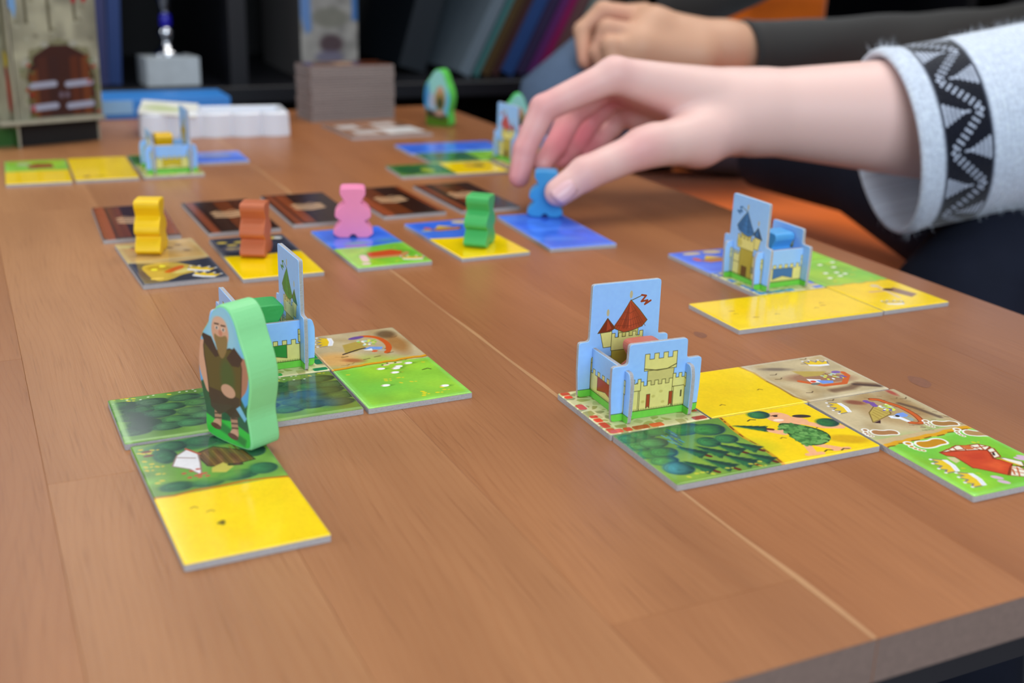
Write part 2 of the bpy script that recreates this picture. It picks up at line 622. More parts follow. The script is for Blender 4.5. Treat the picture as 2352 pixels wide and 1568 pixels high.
def art_wheat_mine():
    c = Cv(2, 1, RES, (0, 0, 0))
    wheat(c, 0, 0, 11)
    mine_pit(c, 1, 0, 12)
    c.org = (0, 0)
    b = [(.98, 0), (1.02, .2), (1.0, .44), (1.01, .62), (1.0, .85), (1.05, 1.0)]
    c.poly([(.9, 0)] + b + [(.9, 1)], YEL)
    c.line(b, .03, (190, 140, 40), .9, .012)
    c.line(b[2:], .022, (120, 80, 10), .6)
    c.ell(1.28, .2, .14, .04, (110, 95, 85), .35, .8, .04)
    c.ell(1.55, .55, .33, .13, (150, 100, 75), .3, .8, .06)
    c.line([(1.3, .55), (1.45, .72), (1.68, .74), (1.85, .58), (1.86, .5)], .055, (205, 95, 40))
    c.poly([(1.4, .3), (1.72, .42), (1.6, .5), (1.42, .47)], (185, 160, 80), 1, .02)
    c.poly([(1.4, .52), (1.52, .58), (1.5, .66), (1.38, .62)], (235, 235, 240)); c.poly([(1.47, .58), (1.62, .65), (1.58, .7), (1.47, .68)], (110, 150, 230))
    c.ell(1.42, .6, .03, .025, (215, 70, 40)); c.ell(1.4, .66, .05, .025, (110, 120, 115))
    gems(c, [(1.6 + .2 * RB.random(), .48 + .14 * RB.random()) for _ in range(16)], RB)
    c.ell(1.8, .47, .05, .035, (130, 100, 170))
    c.line([(1.45, .86), (1.65, .86), (1.8, .8), (1.96, .9)], .09, (110, 80, 60), .8, .05)
    c.line([(1.75, .8), (1.95, .92)], .05, (70, 50, 45), .8, .03)
    crown(c, 1.79, .18, .2, .25)
    rim(c, 1, 0, 1, 1, (225, 215, 195), .04)
    return c.a


def art_mine_farm():
    c = Cv(1, 2, RES, (0, 0, 0))
    mine_pit(c, 0, 0, 21)
    meadow(c, 0, 1, 22)
    c.org = (0, 0)
    b = wavy((0, 1.02), (1, .96), 3, .012)
    c.poly([(0, .9)] + b + [(1, .9)], (200, 175, 130), 1, .01)
    c.line(b, .06, (222, 160, 20), .95, .012)
    for p, q in zip(b[::2], b[1::2]): c.line([(p[0], p[1] + .025), (q[0], q[1] + .03)], .018, (120, 70, 10), .85)
    # heap, tent, ring, gems
    c.ell(.6, .42, .3, .36, (172, 138, 90), 0, .6, .12); c.ell(.82, .3, .08, .3, (150, 116, 72), 0, .6, .08)
    c.line([(.78, .32), (.84, .45), (.9, .7)], .05, (80, 60, 50), .7, .03)
    ring = [(.6, .15), (.66, .18), (.68, .27), (.72, .35), (.73, .47), (.72, .59), (.69, .68), (.66, .74), (.61, .75), (.56, .71)]
    c.line(chaikin(ring, 2, False), .06, (140, 60, 25)); c.line(chaikin(ring, 2, False), .04, (206, 96, 36))
    c.poly([(.36, .4), (.24, .59), (.34, .56), (.53, .49), (.57, .42), (.56, .35), (.51, .29)], (190, 166, 80), 1, .008, (120, 95, 40), .01)
    for q in range(4): c.line([(.48 - .04 * q, .33 + .035 * q), (.5 - .05 * q, .48 + .02 * q)], .01, (150, 122, 50), .8)
    c.poly([(.24, .6), (.34, .57), (.29, .63)], (60, 30, 35))
    c.poly([(.5, .54), (.59, .5), (.66, .5), (.66, .57), (.6, .6)], (120, 155, 230), 1, .006); c.poly([(.47, .52), (.55, .53), (.57, .6), (.58, .69), (.54, .69), (.52, .61), (.46, .57)], (228, 236, 248), 1, .006)
    c.poly([(.59, .58), (.65, .61), (.64, .67), (.59, .69)], (150, 165, 160), 1, .006); c.ell(.55, .55, .02, .02, (30, 25, 30))
    gems(c, [(.53 + .12 * RB.random(), .3 + .13 * RB.random()) for _ in range(26)], RB)
    for k in range(5): c.ell(.5 + .05 * RB.random(), .17 + .05 * k * .6, .03, .025, (120, 80, 165))
    c.ell(.4, .16, .09, .05, (130, 66, 50), .6, .8, .04); c.ell(.9, .08, .03, .08, (170, 60, 50), 0, .8, .03)
    for _ in range(40):
        px, py = .5 + .45 * RB.random(), .1 + .8 * RB.random()
        c.line([(px, py), (px + .03, py + .02)], .012, (110, 86, 62), .5)
    crown(c, .16, .21, .2, -1.35)
    footprint(c, .18, .8, .24, .35, (170, 120, 75)); footprint(c, .83, .83, .24, .35, (165, 120, 65))
    footprint(c, .4, 1.12, .3, -.0, (196, 138, 20)); footprint(c, .95, 1.1, .26, .5, (180, 140, 90))
    # crooked farmhouse
    cream, bark = (236, 230, 212), (150, 66, 28)
    c.ell(.6, 1.62, .3, .3, (112, 186, 50), 0, .6, .12)
    c.poly([(.34, 1.29), (.47, 1.26), (.57, 1.23), (.65, 1.26), (.77, 1.27), (.83, 1.35), (.75, 1.39), (.66, 1.36), (.54, 1.33)], cream, 1, .005, bark, .014)
    for a, b2 in (((.44, 1.26), (.46, 1.31)), ((.52, 1.24), (.5, 1.32)), ((.6, 1.24), (.58, 1.34)), ((.68, 1.26), (.7, 1.37)), ((.77, 1.28), (.73, 1.38)), ((.42, 1.3), (.8, 1.33))): c.line([a, b2], .014, (170, 78, 34))
    c.poly([(.6, 1.245), (.68, 1.265), (.66, 1.34), (.6, 1.33)], (205, 108, 50))
    c.poly([(.75, 1.39), (.82, 1.37), (.83, 1.39), (.76, 1.53), (.68, 1.54), (.73, 1.45)], cream, 1, .005, bark, .014); c.line([(.76, 1.45), (.73, 1.49)], .02, (60, 45, 45)); c.line([(.74, 1.44), (.8, 1.44)], .012, bark)
    c.poly([(.32, 1.38), (.39, 1.41), (.37, 1.48), (.31, 1.5), (.31, 1.44)], (206, 196, 150), 1, .01)
    roof = [(.33, 1.29), (.54, 1.33), (.66, 1.36), (.75, 1.4), (.72, 1.46), (.67, 1.54), (.7, 1.57), (.75, 1.67), (.68, 1.71), (.54, 1.82), (.44, 1.69), (.39, 1.63), (.37, 1.62), (.38, 1.53), (.39, 1.45), (.39, 1.4), (.34, 1.36)]
    c.poly(roof, (204, 74, 40), 1, .006, (126, 44, 22), .012)
    c.poly([(.5, 1.4), (.66, 1.42), (.6, 1.52), (.48, 1.5)], (190, 60, 36), .7, .06); c.poly([(.5, 1.6), (.66, 1.58), (.68, 1.68), (.55, 1.74)], (226, 96, 50), .8, .06)
    c.poly([(.73, 1.55), (.77, 1.56), (.85, 1.67), (.8, 1.74), (.76, 1.74), (.75, 1.67)], (240, 236, 224), 1, .005, (120, 90, 60), .01); c.line([(.72, 1.57), (.76, 1.68), (.78, 1.73)], .022, (226, 180, 30)); c.line([(.74, 1.72), (.79, 1.75)], .02, (50, 30, 25))
    c.poly([(.7, 1.7), (.75, 1.73), (.75, 1.82), (.66, 1.9), (.55, 1.83)], cream, 1, .005, bark, .012)
    for a, b2 in (((.62, 1.77), (.7, 1.85)), ((.68, 1.72), (.74, 1.8)), ((.72, 1.74), (.62, 1.86)), ((.66, 1.75), (.6, 1.83))): c.line([a, b2], .013, (190, 92, 46))
    crown(c, .17, 1.5, .2, -1.3); crown(c, .18, 1.77, .2, -1.3)
    for px, py in ((.42, 1.82), (.41, 1.9), (.88, 1.62), (.93, 1.6)): c.ell(px, py, .028, .05, (214, 180, 205), -.7)
    return c.a


def art_two_woods():
    c = Cv(2, 1, RES, (0, 0, 0))
    woods(c, 0, 0, 31, 5, (84, 136, 84))
    woods(c, 1, 0, 32, 5, (72, 122, 76))
    c.org = (0, 0)
    for px, py in ((.13, .3), (.18, .5), (.15, .7), (.25, .62)):
        c.ell(px, py, .1, .12, (30, 48, 46), .3, .55, .1)
    for px, py, r in ((1.3, .6, .16), (1.62, .5, .14), (1.75, .75, .13)):
        c.ell(px, py, r, r * .8, (40, 90, 140), 0, .45, .1)
    c.poly([(1.7, .05), (2, .05), (2, 1), (1.8, 1)], (175, 130, 20), .3, .15)
    for k in range(26):
        c.ell(2 * RB.random(), .02 + .12 * RB.random(), .012, .008, (245, 245, 235), 0, .9)
    c.line([(0, .97), (2, .97)], .03, (150, 185, 110), .8, .02)
    c.line([(.03, 0), (.03, 1)], .05, (150, 190, 120), .8, .03)
    return c.a


def art_mine_sheep():
    c = Cv(1, 2, RES, (0, 0, 0))
    mine_pit(c, 0, 0, 41)
    meadow(c, 0, 1, 42)
    c.org = (0, 0)
    c.ell(.12, .75, .2, .2, (232, 170, 90), 0, .7, .15)
    b = wavy((0, .99), (1, .94), 5, .012)
    c.line(b, .05, (232, 160, 25), .95, .015)
    c.line([(p[0], p[1] + .02) for p in b], .016, (140, 95, 10), .8)
    c.ell(.85, .5, .1, .3, (160, 105, 50), .1, .75, .08); c.ell(.84, .2, .1, .12, (100, 75, 50), .3, .8, .07)
    ring = [(.52, .2), (.62, .17), (.73, .26), (.76, .42), (.74, .58), (.66, .72)]
    c.line(chaikin(ring, 2, False), .06, (205, 92, 35))
    c.ell(.52, .2, .09, .04, (110, 80, 150), -.2)
    c.poly([(.27, .6), (.32, .36), (.5, .3), (.58, .42), (.5, .5), (.4, .58)], (184, 158, 76), 1, .015)
    c.line([(.24, .62), (.42, .54), (.5, .52)], .025, (60, 45, 40))
    c.poly([(.47, .55), (.56, .5), (.68, .55), (.64, .62)], (120, 160, 230)); c.poly([(.46, .58), (.56, .55), (.55, .62)], (240, 240, 245)); c.ell(.56, .64, .03, .025, (220, 90, 50)); c.ell(.64, .64, .04, .03, (180, 175, 160))
    gems(c, [(.5 + .18 * RB.random(), .3 + .15 * RB.random()) for _ in range(20)], RB)
    c.ell(.28, .82, .1, .05, (170, 95, 55), .5, .8, .05)
    for px, py in ((.38, .83), (.5, .8), (.66, .74), (.2, .7)): c.line([(px, py), (px + .06, py - .01)], .02, (110, 90, 50), .7)
    crown(c, .16, .2, .22, -1.3)
    sheep(c, [(.44, 1.13), (.58, 1.17), (.62, 1.13), (.74, 1.08), (.53, 1.27), (.33, 1.55), (.83, 1.76)])
    for px, py in ((.52, 1.05), (.58, 1.02), (.66, 1.03)): c.ell(px, py, .04, .022, (228, 210, 170)); c.ell(px - .03, py - .01, .012, .012, (70, 50, 40))
    c.line([(.8, 1.3), (.86, 1.28), (.88, 1.31)], .02, (90, 120, 30))
    flowers(c, .55, 1.72, .3, .2, 6, 77, (240, 210, 20))
    return c.a


def art_hut_wheat():
    c = Cv(1, 2, RES, (0, 0, 0))
    sq(c, (112, 156, 62), 6, .14, 51, 0, 0)
    wheat(c, 0, 1, 52)
    c.org = (0, 0)
    c.ell(.5, .14, .42, .12, (48, 110, 70), 0, .95, .05)
    for px, py, rx, ry in ((.3, .13, .13, .1), (.55, .12, .14, .1), (.78, .16, .13, .1), (.22, .3, .09, .14), (.87, .45, .1, .12), (.2, .86, .13, .08), (.42, .88, .13, .07), (.66, .84, .16, .09), (.86, .8, .11, .1)):
        bush(c, px, py, rx, ry, (58, 126, 78), (34, 66, 54))
    c.ell(.5, .6, .28, .3, (110, 170, 60), 0, .7, .1)
    # hut with a white gable and a brown thatched roof
    c.poly([(.44, .34), (.6, .26), (.8, .42), (.84, .62), (.6, .66), (.48, .6)], (112, 78, 28), 1, .01, (60, 40, 20), .014)
    for k in range(9):
        c.line([(.47 + .035 * k, .35 - .006 * k), (.5 + .036 * k, .62)], .012, (150, 112, 44) if k % 2 else (88, 58, 20), .8)
    c.poly([(.23, .5), (.3, .32), (.4, .23), (.46, .34), (.44, .52), (.4, .74), (.34, .6)], (240, 236, 238), 1, .006, (150, 120, 110), .012)
    c.line([(.3, .36), (.42, .42)], .02, (150, 120, 110), .6); c.line([(.39, .22), (.47, .36)], .022, (190, 90, 60))
    c.poly([(.5, .64), (.6, .58), (.66, .68), (.58, .76), (.48, .72)], (200, 190, 80), 1, .01)
    c.line([(.64, .64), (.72, .66)], .04, (60, 36, 22))
    for k in range(10): c.ell(.28 + .18 * RB.random(), .62 + .16 * RB.random(), .02, .015, (196, 80, 60))
    flowers(c, .04, .1, .12, .8, 14, 9, (225, 190, 40))
    for py in (.16, .24): c.ell(.1, py, .04, .02, (110, 45, 30))
    b = [(0, .98), (.14, 1.0), (.31, .97), (.46, .98), (.66, .96), (.82, .98), (1, 1.02)]
    c.line(b, .03, (214, 140, 10), .95, .012); c.line([(p[0], p[1] - .008) for p in b], .014, (130, 70, 10), .7)
    c.line([(.34, 1.54), (.37, 1.52), (.36, 1.56)], .03, (90, 80, 20), .9, .015)
    return c.a


def art_wheat2(seed):
    def f():
        c = Cv(2, 1, 120, (0, 0, 0))
        wheat(c, 0, 0, seed); wheat(c, 1, 0, seed + 1)
        c.org = (0, 0)
        for px, py in ((.31, .41), (.44, .69), (1.46, .58)): c.line([(px - .03, py), (px + .03, py + .01)], .02, (150, 100, 10), .8)
        return c.a
    return f


def art_meadow_mill():
    c = Cv(1, 2, 130, (0, 0, 0))
    meadow(c, 0, 0, 61); wheat(c, 0, 1, 62)
    c.org = (0, 0)
    sheep(c, [(.85, .1), (.6, .15), (.7, .3), (.56, .52), (.63, .6), (.5, .66), (.4, .5), (.3, .7)])
    c.line(wavy((0, 1), (1, 1), 4), .03, (200, 170, 20))
    c.line([(.36, 1.36), (.78, 1.4)], .05, (214, 170, 120)); c.line([(.62, 1.2), (.54, 1.66)], .05, (226, 196, 150))
    c.poly([(.6, 1.36), (.78, 1.3), (.86, 1.62), (.7, 1.7)], (150, 110, 80), 1, .02); c.ell(.65, 1.35, .07, .05, (70, 40, 20))
    c.ell(.6, 1.17, .06, .05, (220, 200, 170)); crown(c, .33, 1.78, .2, .3)
    return c.a


def art_sea_meadow():
    c = Cv(2, 1, 110, (0, 0, 0))
    sea(c, 0, 0, 63); meadow(c, 1, 0, 64)
    c.org = (0, 0)
    boat(c, .45, .45, .5)
    c.ell(.3, .12, .14, .06, (205, 190, 150)); c.ell(.62, .12, .14, .08, (200, 185, 150))
    return c.a


def art_sand_dark():
    c = Cv(1, 2, 150, (0, 0, 0))
    sq(c, (196, 160, 100), 5, .1, 71, 0, 0); swampdark(c, 0, 1, 72)
    c.org = (0, 0)
    for px, py, r, k in ((.12, .2, .1, (205, 200, 130)), (.3, .4, .16, (200, 130, 85)), (.7, .5, .18, (190, 165, 125)), (.5, .8, .2, (190, 150, 80)), (.15, .6, .1, (215, 175, 120))):
        c.ell(px, py, r, r * .6, k, .4, .8, .06)
    for px, py in ((.2, .28), (.62, .42), (.8, .62), (.75, .3)): c.ell(px, py, .05, .03, (90, 60, 45), .5, .8, .02)
    b = [(0, 1.03), (.3, 1.12), (.54, 1.14), (.93, 1.07), (1, 1.05)]
    c.poly([(0, .9)] + b + [(1, .9)], (198, 164, 104), 1, .01)
    heap = chaikin([(.1, 1.2), (.3, 1.12), (.55, 1.14), (.66, 1.3), (.8, 1.5), (.68, 1.66), (.5, 1.72), (.35, 1.9), (.16, 1.92), (.12, 1.6)], 2)
    c.poly(heap, (196, 166, 70), 1, .01)
    c.ell(.3, 1.35, .15, .12, (160, 130, 40), .4, .8, .05)
    c.poly(chaikin([(.3, 1.55), (.5, 1.34), (.62, 1.3), (.58, 1.45), (.4, 1.62)], 2), (205, 95, 30), 1, .02)
    c.ell(.55, 1.56, .14, .07, (220, 205, 120), -.5, .9, .04); c.ell(.24, 1.4, .04, .05, (225, 220, 60)); c.ell(.36, 1.28, .04, .05, (225, 220, 60)); c.ell(.2, 1.8, .08, .05, (222, 190, 90))
    crown(c, .78, 1.52, .26, .6); crown(c, .78, 1.8, .26, .6)
    rim(c, 0, 0, 1, 1, (215, 205, 150), .05); rim(c, 0, 1, 1, 1, (120, 124, 130), .05)
    return c.a


def art_dark_wheat():
    c = Cv(1, 2, 150, (0, 0, 0))
    swampdark(c, 0, 0, 73); wheat(c, 0, 1, 74)
    c.org = (0, 0)
    for px, py in ((.12, .25), (.34, .28), (.17, .6), (.3, .62), (.22, .42)): c.ell(px, py, .07, .06, (205, 180, 80), 0, .9, .03)
    c.ell(.25, .6, .2, .16, (130, 120, 135), 0, .5, .1)
    c.ell(.8, .18, .08, .06, (225, 190, 60)); c.ell(.88, .2, .06, .06, (220, 220, 215))
    c.poly([(0, .93), (.4, 1.0), (1, .93), (1, 1.3), (0, 1.3)], YEL, 1, .01)
    rim(c, 0, 0, 1, 1, (130, 130, 140), .05)
    return c.a


def art_sea_barn():
    c = Cv(1, 2, 150, (0, 0, 0))
    sea(c, 0, 0, 75); meadow(c, 0, 1, 76)
    c.org = (0, 0)
    b = [(0, 1.04), (.25, 1.05), (.5, 1.06), (.75, 1.0), (1, .91)]
    c.poly([(0, .9)] + b + [(1, .9)], SEA, 1, .01)
    c.line([(.2, .97), (.45, 1.0)], .05, (200, 90, 90), .8, .02)
    c.ell(.6, 1.5, .4, .2, (80, 160, 50), 0, .6, .1)
    c.poly([(.34, 1.36), (.7, 1.3), (.82, 1.44), (.72, 1.58), (.3, 1.56)], (206, 82, 40), 1, .012); c.poly([(.3, 1.56), (.72, 1.58), (.84, 1.46), (.88, 1.52), (.74, 1.68), (.3, 1.66)], (205, 140, 90), 1, .01)
    c.line([(.24, 1.5), (.2, 1.72)], .1, (226, 200, 190), 1, .02); c.ell(.16, 1.86, .06, .05, (225, 205, 190))
    crown(c, .82, 1.76, .24, .3)
    return c.a


def art_sea_wheat():
    c = Cv(1, 2, 130, (0, 0, 0))
    sea(c, 0, 0, 77); wheat(c, 0, 1, 78)
    c.org = (0, 0)
    boat(c, .45, .45, .5); c.ell(.14, .5, .08, .06, (150, 165, 170))
    c.ell(.8, .16, .12, .1, (200, 190, 165)); c.ell(.82, .15, .05, .04, (225, 190, 90))
    c.poly([(0, .93), (.5, 1.03), (1, .98), (1, 1.2), (0, 1.2)], YEL, 1, .01)
    return c.a


def art_two_sea():
    c = Cv(1, 2, 110, (0, 0, 0))
    sea(c, 0, 0, 79); sea(c, 0, 1, 80)
    return c.a


def art_barn_wheat():
    c = Cv(1, 2, 90, (0, 0, 0))
    meadow(c, 0, 0, 81); wheat(c, 0, 1, 82)
    c.org = (0, 0)
    c.poly([(.35, .5), (.5, .3), (.75, .35), (.78, .75), (.4, .8)], (150, 80, 30)); c.ell(.3, .35, .12, .15, (180, 190, 160), 0, .8, .05)
    return c.a


def art_wheat_v():
    c = Cv(1, 2, 90, (0, 0, 0))
    wheat(c, 0, 0, 83); wheat(c, 0, 1, 84)
    c.org = (0, 0)
    c.ell(.2, 1.75, .06, .05, (130, 80, 50)); c.ell(.4, 1.75, .1, .05, (190, 160, 20))
    return c.a


def art_wood_sea():
    c = Cv(2, 1, 90, (0, 0, 0))
    woods(c, 0, 0, 85); sea(c, 1, 0, 86)
    c.org = (0, 0)
    c.ell(1.5, .4, .3, .25, (115, 125, 175), 0, .8, .08)
    return c.a


def art_two_sea_h():
    c = Cv(2, 1, 90, (0, 0, 0))
    sea(c, 0, 0, 87); sea(c, 1, 0, 88)
    return c.a


def art_wood_meadow():
    c = Cv(2, 1, 90, (0, 0, 0))
    woods(c, 0, 0, 89, 5, (70, 140, 110)); meadow(c, 1, 0, 90)
    c.org = (0, 0)
    c.poly([(1.65, .2), (1.9, .2), (1.9, .6), (1.7, .6)], (196, 90, 50))
    return c.a


def art_wood_wheat():
    c = Cv(2, 1, 90, (0, 0, 0))
    woods(c, 0, 0, 91); wheat(c, 1, 0, 92)
    c.org = (0, 0)
    c.ell(.6, .6, .12, .2, (160, 180, 40)); c.ell(1.5, .35, .12, .15, (200, 160, 60)); c.ell(1.65, .4, .1, .12, (90, 80, 60))
    return c.a


def art_back(seed):
    def f():
        c = Cv(1, 2, 100, (70, 34, 20))
        rs = random.Random(seed)
        x = 0.0
        while x < 1:
            w = .16 + .1 * rs.random()
            k = rs.choice([(120, 58, 26), (58, 30, 20), (92, 44, 22), (150, 72, 34), (66, 40, 30)])
            c.poly([(x, 0), (x + w, 0), (x + w, 2), (x, 2)], k)
            c.line([(x, 0), (x, 2)], .02, (30, 16, 12))
            for _ in range(4):
                q = x + w * rs.random()
                c.line([(q, 0), (q + .02, 2)], .01, tuple(z * .7 for z in k), .6)
            x += w
        for a, b, q, r in ((0, 0, 1, .07), (0, 1.93, 1, .07)): c.poly([(a, b), (a + q, b), (a + q, b + r), (a, b + r)], (62, 54, 52), .9, .03)
        c.line([(.1, .0), (.1, 2)], .12, (165, 82, 48), .8, .05)
        # pale carved emblem: a wide crown
        for k in range(3): c.line([(.3, .82 + .13 * k), (.5, .88 + .13 * k), (.72, .82 + .11 * k)], .075, (226, 184, 142), 1, .03)
        c.line([(.3, .8), (.38, .72), (.5, .8), (.6, .7), (.72, .8)], .04, (214, 170, 128), .85, .03)
        return c.a
    return f


def art_castle_tile(brick):
    def f():
        n = 300
        c = Cv(1, 1, n, (222, 214, 160))
        rs = np.random.RandomState(7)
        P = rs.rand(150, 2)
        Y, X = np.mgrid[0:n, 0:n].astype(np.float32) / n
        d = np.sqrt((X[..., None] - P[:, 0]) ** 2 + ((Y[..., None] - P[:, 1])) ** 2)
        i = d.argmin(-1)
        s = np.sort(d, -1)
        gap = s[..., 1] - s[..., 0]
        pal = np.array([(166, 160, 92), (178, 172, 104), (190, 182, 118), (158, 156, 106), (196, 188, 134)], np.float32) / 255
        colr = pal[(np.arange(150) * 7) % 5][i]
        m = np.clip((gap - .016) / .012, 0, 1)[..., None]
        c.a[:] = c.a * (1 - m) + colr * m
        r2 = random.Random(3)
        for side in range(4):
            q = 0.01
            while q < .97:
                L = min(r2.uniform(.07, .17), .99 - q)
                if not (r2.random() < .12):
                    kk = tuple(z * r2.uniform(.8, 1.12) for z in brick)
                    a, b = q + .006, q + L - .006
                    rect = [(a, .012), (b, .012), (b, .085), (a, .085)]
                    if side == 1: rect = [(1 - y, x) for x, y in rect]
                    if side == 2: rect = [(1 - x, 1 - y) for x, y in rect]
                    if side == 3: rect = [(y, 1 - x) for x, y in rect]
                    c.poly(round_corners(rect, .02, 2), kk, 1)
                q += L
        return c.a
    return f


# castle wall panels, painted in cm; canvas 3.8 wide, 4.4 tall, ground at the lower edge
STONE, STONED = (226, 218, 132), (184, 168, 66)
INK = (92, 86, 48)


def art_panel(kind, roof, res=70):
    c = Cv(3.8, 4.4, res, (150, 198, 252))
    P = lambda pts: [(x + 1.9, 4.4 - z) for x, z in pts]
    R = lambda x0, x1, z0, z1: P([(x0, z0), (x1, z0), (x1, z1), (x0, z1)])

    def cren(x0, x1, z0, z1, n, h=.16, col=STONE):
        w = (x1 - x0) / (2 * n - 1)
        pts = [(x0, z0)]
        for k in range(n):
            pts += [(x0 + 2 * k * w, z1), (x0 + (2 * k + 1) * w, z1)]
            if k < n - 1: pts += [(x0 + (2 * k + 1) * w, z1 - h), (x0 + (2 * k + 2) * w, z1 - h)]
        pts += [(x1, z0)]
        c.poly(P(pts), col, 1, 0, INK, .022)
    rd = tuple(q * .7 for q in roof)
    if kind == 'tall':
        c.poly(R(-1.3, 1.0, 0, 1.3), STONE, 1, 0, INK, .022)
        c.poly(R(-.5, .5, .2, 1.75), STONED, 1, 0, INK, .022)
        c.poly(R(-.12, .3, .2, .8), (110, 80, 40), 1, 0, INK, .022)
        c.poly(R(-.62, -.45, .6, .95), (140, 150, 120), 1, 0, INK, .02)
        cren(-1.3, -.5, .9, 1.45, 4); cren(.5, 1.0, .9, 1.45, 3)
        c.poly(P([(-1.0, 2.4), (-.53, 2.4), (-.5, 1.8), (-.85, 1.8)]), STONE, 1, 0, INK, .022)
        c.poly(R(-.27, .54, 1.8, 2.5), (205, 196, 104), 1, 0, INK, .022)
        cren(-.53, .75, 1.65, 2.3, 5)
        c.ell(1.9 + .6, 4.4 - 1.9, .2, .2, STONED, 0, .5, .1)
        big = [(.17, 3.5), (.55, 3.1), (.89, 2.68), (.69, 2.46), (.3, 2.34), (-.05, 2.3), (-.47, 2.5), (-.2, 2.9), (.05, 3.3)]
        c.poly(P(big), roof, 1, 0, INK, .026)
        rs = random.Random(3)
        for k in range(11):
            a = -.42 + 1.2 * k / 10
            f = rs.uniform(.72, 1.2)
            c.line(P([(.17, 3.42), (.17 + (a - .17) * .5, 2.96 + rs.uniform(-.05, .05)), (a, 2.44 + .14 * abs(k - 4) / 4)]), .07, tuple(min(255, q * f) for q in roof), .7, .02)
            c.line(P([(.17, 3.4), (a + .05, 2.46)]), .02, rd, .8)
        for z in (3.1, 2.85, 2.62):
            w = (3.5 - z) * .62
            c.line(P([(.17 - w, z - .03), (.17, z - .1), (.17 + w * .9, z)]), .025, rd, .65)
        c.poly(P([(.3, 3.3), (.89, 2.68), (.69, 2.46), (.5, 2.5)]), rd, .35, .06)
        sm = [(-.73, 2.9), (-.4, 2.5), (-.6, 2.38), (-1.1, 2.36), (-.9, 2.65)]
        c.poly(P(sm), rd, 1, 0, INK, .022); c.poly(P([(-.73, 2.85), (-.55, 2.5), (-.75, 2.42)]), roof, .9)
        c.ell(1.9 + .17, 4.4 - 3.7, .06, .14, (190, 180, 140)); c.ell(1.9 - .73, 4.4 - 3.1, .055, .13, (190, 180, 140))
        c.line(P([(.2, 3.48), (.6, 3.62)]), .03, INK)
        c.line(P([(.6, 3.64), (.78, 3.6), (.6, 3.4), (.85, 3.42), (.75, 3.28), (.98, 3.4)]), .07, tuple(q * .85 for q in roof))
    elif kind == 'front':
        cren(-1.25, 1.25, 0, 1.32, 6)
        c.poly(R(-.38, .66, 1.0, 1.9), (206, 196, 120), 1, 0, INK, .022)
        cren(-.52, .75, 1.72, 2.33, 4, .2)
        c.line(P([(-.52, 1.8), (0, 1.7), (.4, 1.72), (.75, 1.86)]), .035, INK)
        cren(-.65, .64, 0, 1.34, 5)
        c.poly(R(.7, 1.2, 0, 1.1), STONE, 1, 0, INK, .022); cren(.64, 1.24, 1.02, 1.5, 3)
        c.poly(R(-1.2, -.7, 0, 1.1), STONE, 1, 0, INK, .022); cren(-1.24, -.62, 1.02, 1.45, 3)
        for x in (-.3, .6): c.poly(P([(x - .07, .85), (x + .07, .85), (x + .07, .33), (x, .4), (x - .07, .33)]), tuple(q * .95 for q in roof), 1, 0, INK, .02)
        c.poly(R(.98, 1.04, .6, .85), INK)
        for px, pz in ((-.5, .6), (.2, .9), (.3, .5), (-.1, .75)): c.ell(1.9 + px, 4.4 - pz, .07, .05, (190, 178, 90), 0, .6, .03)
    else:
        cren(-1.3, 1.3, 0, 1.12, 8, .18)
        c.poly(P([(-.6, .92), (.6, .95), (.6, .42), (.0, .55), (-.6, .4)]), tuple(q * .95 for q in roof), 1, 0, INK, .02)
        for s in (-1, 1):
            c.poly(R(s * 1.22 - .12, s * 1.22 + .12, 0, 1.05), STONE, 1, 0, INK, .022)
            c.poly(R(s * 1.22 - .17, s * 1.22 + .17, 1.0, 1.3), STONE, 1, 0, INK, .022)
            c.poly(R(s * 1.22 - .17, s * 1.22 - .06, 1.3, 1.5), STONE, 1, 0, INK, .022); c.poly(R(s * 1.22 + .06, s * 1.22 + .17, 1.3, 1.5), STONE, 1, 0, INK, .022)
    c.poly(R(-1.9, 1.9, -.1, .27), (112, 204, 72), 1, .03)
    c.line(P([(-1.8, .28), (1.8, .28)]), .025, (40, 70, 20), .8)
    for k in range(40):
        x = -1.3 + 2.6 * k / 40
        c.line(P([(x, .26), (x + .02, .34)]), .02, (50, 90, 25), .8)
    c.mott(40, .015, 3)
    return c.a


